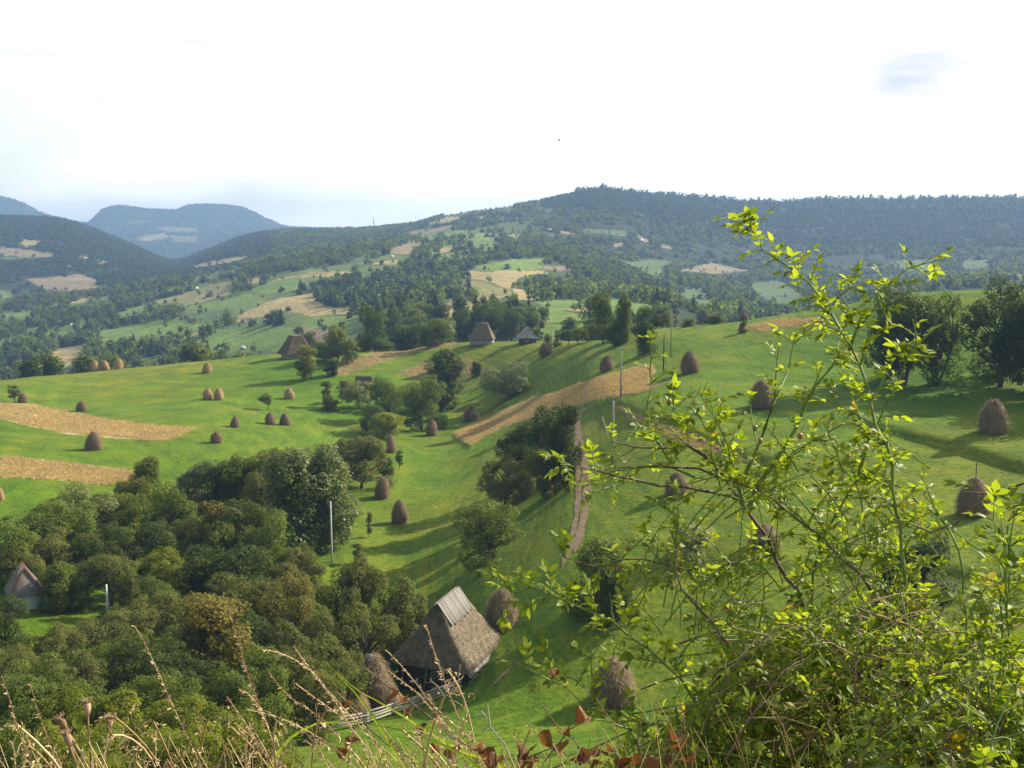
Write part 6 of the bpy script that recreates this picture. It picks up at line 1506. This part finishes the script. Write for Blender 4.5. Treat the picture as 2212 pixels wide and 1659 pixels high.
# fine tangled dry grass on the bank (nobody could count it)
tg = MB(); r = random.Random(5)
for k in range(620):
    u = r.uniform(-20, 700) if k % 3 else r.uniform(640, 1040); dd = r.uniform(1.0, 1.7) if u < 620 else r.uniform(1.6, 2.3); top = r.uniform(735, 800) if u < 620 else r.uniform(680, 800); le = r.uniform(-50, 50)
    if u < 620: top = max(top, 742 - 15 * (abs(u - 330) < 130))
    P = [at(u + le, top, dd), at(u + le * .5, top + 40, dd + .03), at(u, top + 110, dd + .05)]
    tg.add(*tube(smooth_path(P, .04)[0], .0005, 3, False)[:2], c=r.random())
for k in range(170):     # bent straws lying over the right bush
    u, v = r.uniform(700, 1010), r.uniform(600, 740); dd = r.uniform(1.9, 2.2); a = r.uniform(-.9, .5); l_ = r.uniform(20, 75)
    P = [at(u, v, dd), at(u + l_ * cos(a) * .5, v + l_ * sin(a) * .5 - r.uniform(-6, 9), dd), at(u + l_ * cos(a), v + l_ * sin(a), dd)]
    tg.add(*tube(smooth_path(P, .03)[0], .0010, 4, False)[:2], c=r.random())
tag(tg.obj('tangled_grass', M['straw']), 'fine tangled dry grass on the bank at the bottom of the photo', 'grass', None, 'stuff')
# green undergrowth at the foot of the bushes
ug = Leaves(); r = random.Random(6); rng_ = np.random.default_rng(6)
for k in range(2600):
    u = r.uniform(560, 1040); v = r.uniform(lim(u) + 45, 830); dd = r.uniform(2.2, 2.8)
    ug.add(at(u, v, dd), (r.uniform(-1, 1), r.uniform(-.5, .5), r.uniform(-.3, .8)), (r.gauss(0, .5), r.gauss(0, .5) - .3, 1), r.uniform(.014, .026))
uo = ug.build('undergrowth', 'leaf_mid', None, rng_); tag(uo, 'shaded leaves deep inside the hedge behind the rose bush', 'undergrowth', None, 'stuff')

def flower_head(fr_, pts, dist, label):
    Q = px(fr_, pts); P = [at(u, v, dist) for u, v in Q]; p = P[-1]; g = float(ground(p.x * .96, p.y * .96)); P.append(Vector((p.x * .97, p.y * .97, g))); P, L_ = smooth_path(P, .03); root = P[-1].copy(); P = [q - root for q in P]
    o = empty('dried_flower', root); tag(o, label, 'flower', 'dried brown flower heads')
    s_ = MB(); s_.add(*tube(P, .0012, 6, False)[:2]); s_.obj('stem', M['seedhead'], o, True)
    h = MB(); d = (P[0] - P[2]).normalized(); r = random.Random(3)
    h.add(*tube([P[0] - d * .004, P[0] + d * .003, P[0] + d * .008, P[0] + d * .012], [.0015, .0038, .0043, .003], 9))
    a = d.cross(Vector((0, 1, 0))).normalized(); b = d.cross(a)
    for k in range(34):
        th = 2 * pi * k / 46 * 3.1; o_ = a * cos(th) + b * sin(th); q = P[0] + d * .010 + o_ * .003
        h.add(*tube([q, q + (d * 1.0 + o_ * r.uniform(.2, 1)).normalized() * r.uniform(.005, .009)], [.0007, .0003], 3, False)[:2], c=r.random())
    h.obj('seed_head', M['seedhead'], o)
flower_head('R7', [(545, 1130), (552, 1200), (556, 1330), (570, 1475), (580, 1700)], 1.4, 'tallest dried flower head on a straight stem in the lower left')
flower_head('R7', [(405, 1222), (430, 1280), (480, 1350), (530, 1410), (570, 1500), (600, 1700)], 1.4, 'dried flower head on a bent stem left of the tallest one')
flower_head('R7', [(678, 1225), (685, 1290), (650, 1400), (630, 1700)], 1.4, 'dried flower head right of the tallest one')
flower_head('R7', [(430, 1325), (450, 1380), (490, 1480), (520, 1700)], 1.35, 'lowest small dried flower head under the bent stem')
lo = Leaves(); r = random.Random(12)
for (x, y, a, b) in ((500, 1250, -.3, 1), (540, 1330, .6, -1), (520, 1400, -1, -.2), (620, 1460, .9, .5), (500, 1410, -1, .2), (570, 1350, 1, .4)):
    (u, v), = px('R7', [(x, y)]); lo.add(at(u, v, 1.4), (a, .2, b), (0.2, -.6, 1), .026)
tag(lo.build('herb_leaves', 'leaf_mid', None, rng_), 'large green herb leaves around the dried flower stems', 'leaves', None, 'stuff')

def dry_twig(fr_, pts, dist, leaves, label, side=(), pale=False):
    Q = px(fr_, pts); P = [at(u, v, dist) for u, v in Q]; p = P[-1]; g = float(ground(p.x * .96, p.y * .96)); P.append(Vector((p.x * .97, p.y * .97, g - .02))); P, L_ = smooth_path(P, .03); root = P[-1].copy()
    o = empty('dry_twig', root); tag(o, label, 'twig'); r = random.Random(len(leaves) + 5)
    s_ = MB(); n = len(P); s_.add(*tube([q - root + rvec(r, .001) for q in P], [.0009 + .0018 * i / n for i in range(n)], 6, False)[:2])
    for sp in side: s_.add(*tube([at(u, v, dist) - root for u, v in px(fr_, sp)], [.0014, .0008] if len(sp) == 2 else [.0016, .0012, .0007], 5, False)[:2])
    s_.obj('stem', M['pole_wood' if pale else 'cane_brown'], o, True)
    for (x, y, sz) in leaves:
        (u, v), = px(fr_, [(x, y)]); c = at(u, v, dist) - root; lm = MB(); sz *= .64; G_ = 7; V = []; fold = r.uniform(.5, 1.5); tw_ = r.uniform(-.8, .8); rot = Quaternion(rvec(r).normalized(), r.uniform(0, 3))
        for i in range(G_):
            for j in range(G_):
                a = i / (G_ - 1); b = j / (G_ - 1) * 2 - 1; w_ = sin(pi * min(1, a * .92 + .06)) ** .7 * .42 * (1 + .12 * sin(a * 19))
                x_ = b * w_; z_ = fold * abs(b) * w_ + .16 * sin(a * 5 + tw_ * 3) + .06 * sin(b * 5 + a * 7); y_ = a - .5
                V.append(tuple(c + (rot @ Vector((x_ * cos(tw_ * a) - z_ * sin(tw_ * a), y_, x_ * sin(tw_ * a) + z_ * cos(tw_ * a)))) * sz))
        lm.add(V, [(i * G_ + j, i * G_ + j + 1, (i + 1) * G_ + j + 1, (i + 1) * G_ + j) for i in range(G_ - 1) for j in range(G_ - 1)]); lm.obj('dry_leaf', M['brown_leaf'], o, True)
dry_twig('R8', [(200, 860), (330, 960), (400, 1010), (480, 1080), (560, 1150), (680, 1240), (770, 1340), (830, 1480)], 1.5, [(335, 1020, .030), (415, 1012, .026), (440, 1120, .026), (540, 1232, .034), (620, 1150, .034)], 'reddish twig with curled brown leaves in front of the rail fence')
dry_twig('R8', [(640, 1170), (760, 1300), (880, 1360), (960, 1480), (1000, 1700)], 1.4, [(900, 1365, .042), (945, 1430, .044), (760, 1380, .034), (635, 1330, .026), (1000, 1450, .03)], 'twig with two large coppery leaves at the bottom centre')
dry_twig('R8', [(1580, 1160), (1480, 1210), (1410, 1290), (1340, 1380), (1280, 1480), (1230, 1700)], 1.6, [(1440, 1265, .040), (1300, 1305, .040), (1430, 1350, .036), (1550, 1125, .042), (1360, 905, .024)], 'brown twig with curled pale leaves left of the rose bush foot')
dry_twig('R8', [(1340, 1360), (1250, 1390), (1180, 1420), (1130, 1500), (1100, 1700)], 1.5, [(1190, 1395, .044), (1150, 1450, .034), (1230, 1460, .03)], 'low twig with crumpled dark brown leaves at the bottom')
dry_twig('R8', [(1290, 1090), (1350, 1180), (1440, 1260), (1540, 1360), (1600, 1500), (1640, 1700)], 1.65, [(1620, 1392, .036), (1710, 1382, .032), (1520, 1400, .040), (1500, 1440, .034), (1620, 1460, .03), (1790, 1440, .04)], 'twig with small rusty leaves under the rose bush')
dry_twig('R8', [(1900, 1180), (1880, 1300), (1900, 1400), (1930, 1700)], 1.8, [(2100, 1300, .05), (2150, 1370, .05), (2060, 1420, .05), (1960, 1450, .045), (2200, 1440, .05), (1870, 1440, .04)], 'clump of rust brown leaves at the foot of the rose bush')
dry_twig('R8', [(948, 1080), (925, 1150), (990, 1230), (1050, 1340), (1110, 1460), (1150, 1700)], 1.5, [], 'bare pale grey twig with a small fork at the bottom centre', side=[[(925, 1150), (870, 1145)], [(925, 1150), (905, 1120)], [(950, 1235), (920, 1225)]], pale=True)
dry_twig('R8', [(0, 1010), (80, 1090), (200, 1220), (330, 1330), (480, 1440), (600, 1700)], 1.45, [(85, 1090, .02), (100, 1320, .03), (40, 1370, .03)], 'dark curved twig in the grass below the thicket')
# a pale flowering shrub and an orange seed cluster
M['leaf_white'] = leaf_mat('leaf_white', (0.09, 0.12, 0.04), (0.42, 0.40, 0.34), trans=0.2, hue=0.0)
tree_px(1490, 1128, 1205, 110, 'shrub', 'leaf_white', 'white flowering bush behind the middle of the rose bush', 'flowering_bush', 'bush')
# ------------------------------------------------------------------ air
hz = MB(); hz.add(*box(0, 3000, 0, 9000, 6600, 1))
zlo = float(ZZ.min()) - 2; zhi = float(ZZ.max()) + 14
Vb = [(x, y, z) for z in (zlo, zhi) for y in (-300, 6900) for x in (-5200, 5200)]
hz = MB(); hz.add(Vb, [(0, 2, 3, 1), (4, 5, 7, 6), (0, 1, 5, 4), (2, 6, 7, 3), (0, 4, 6, 2), (1, 3, 7, 5)])
m_, n_, nn, ll = mat_base('haze_air'); o = nn('ShaderNodeOutputMaterial'); pv = nn('ShaderNodeVolumePrincipled')
pv.inputs['Color'].default_value = (0.38, 0.60, 1.0, 1); pv.inputs['Density'].default_value = 0.000155; pv.inputs['Anisotropy'].default_value = 0.1
ll(pv.outputs[0], o.inputs['Volume'])
ho = hz.obj('haze', m_); tag(ho, 'thin blue haze of humid air over the valley', None, None, 'stuff')
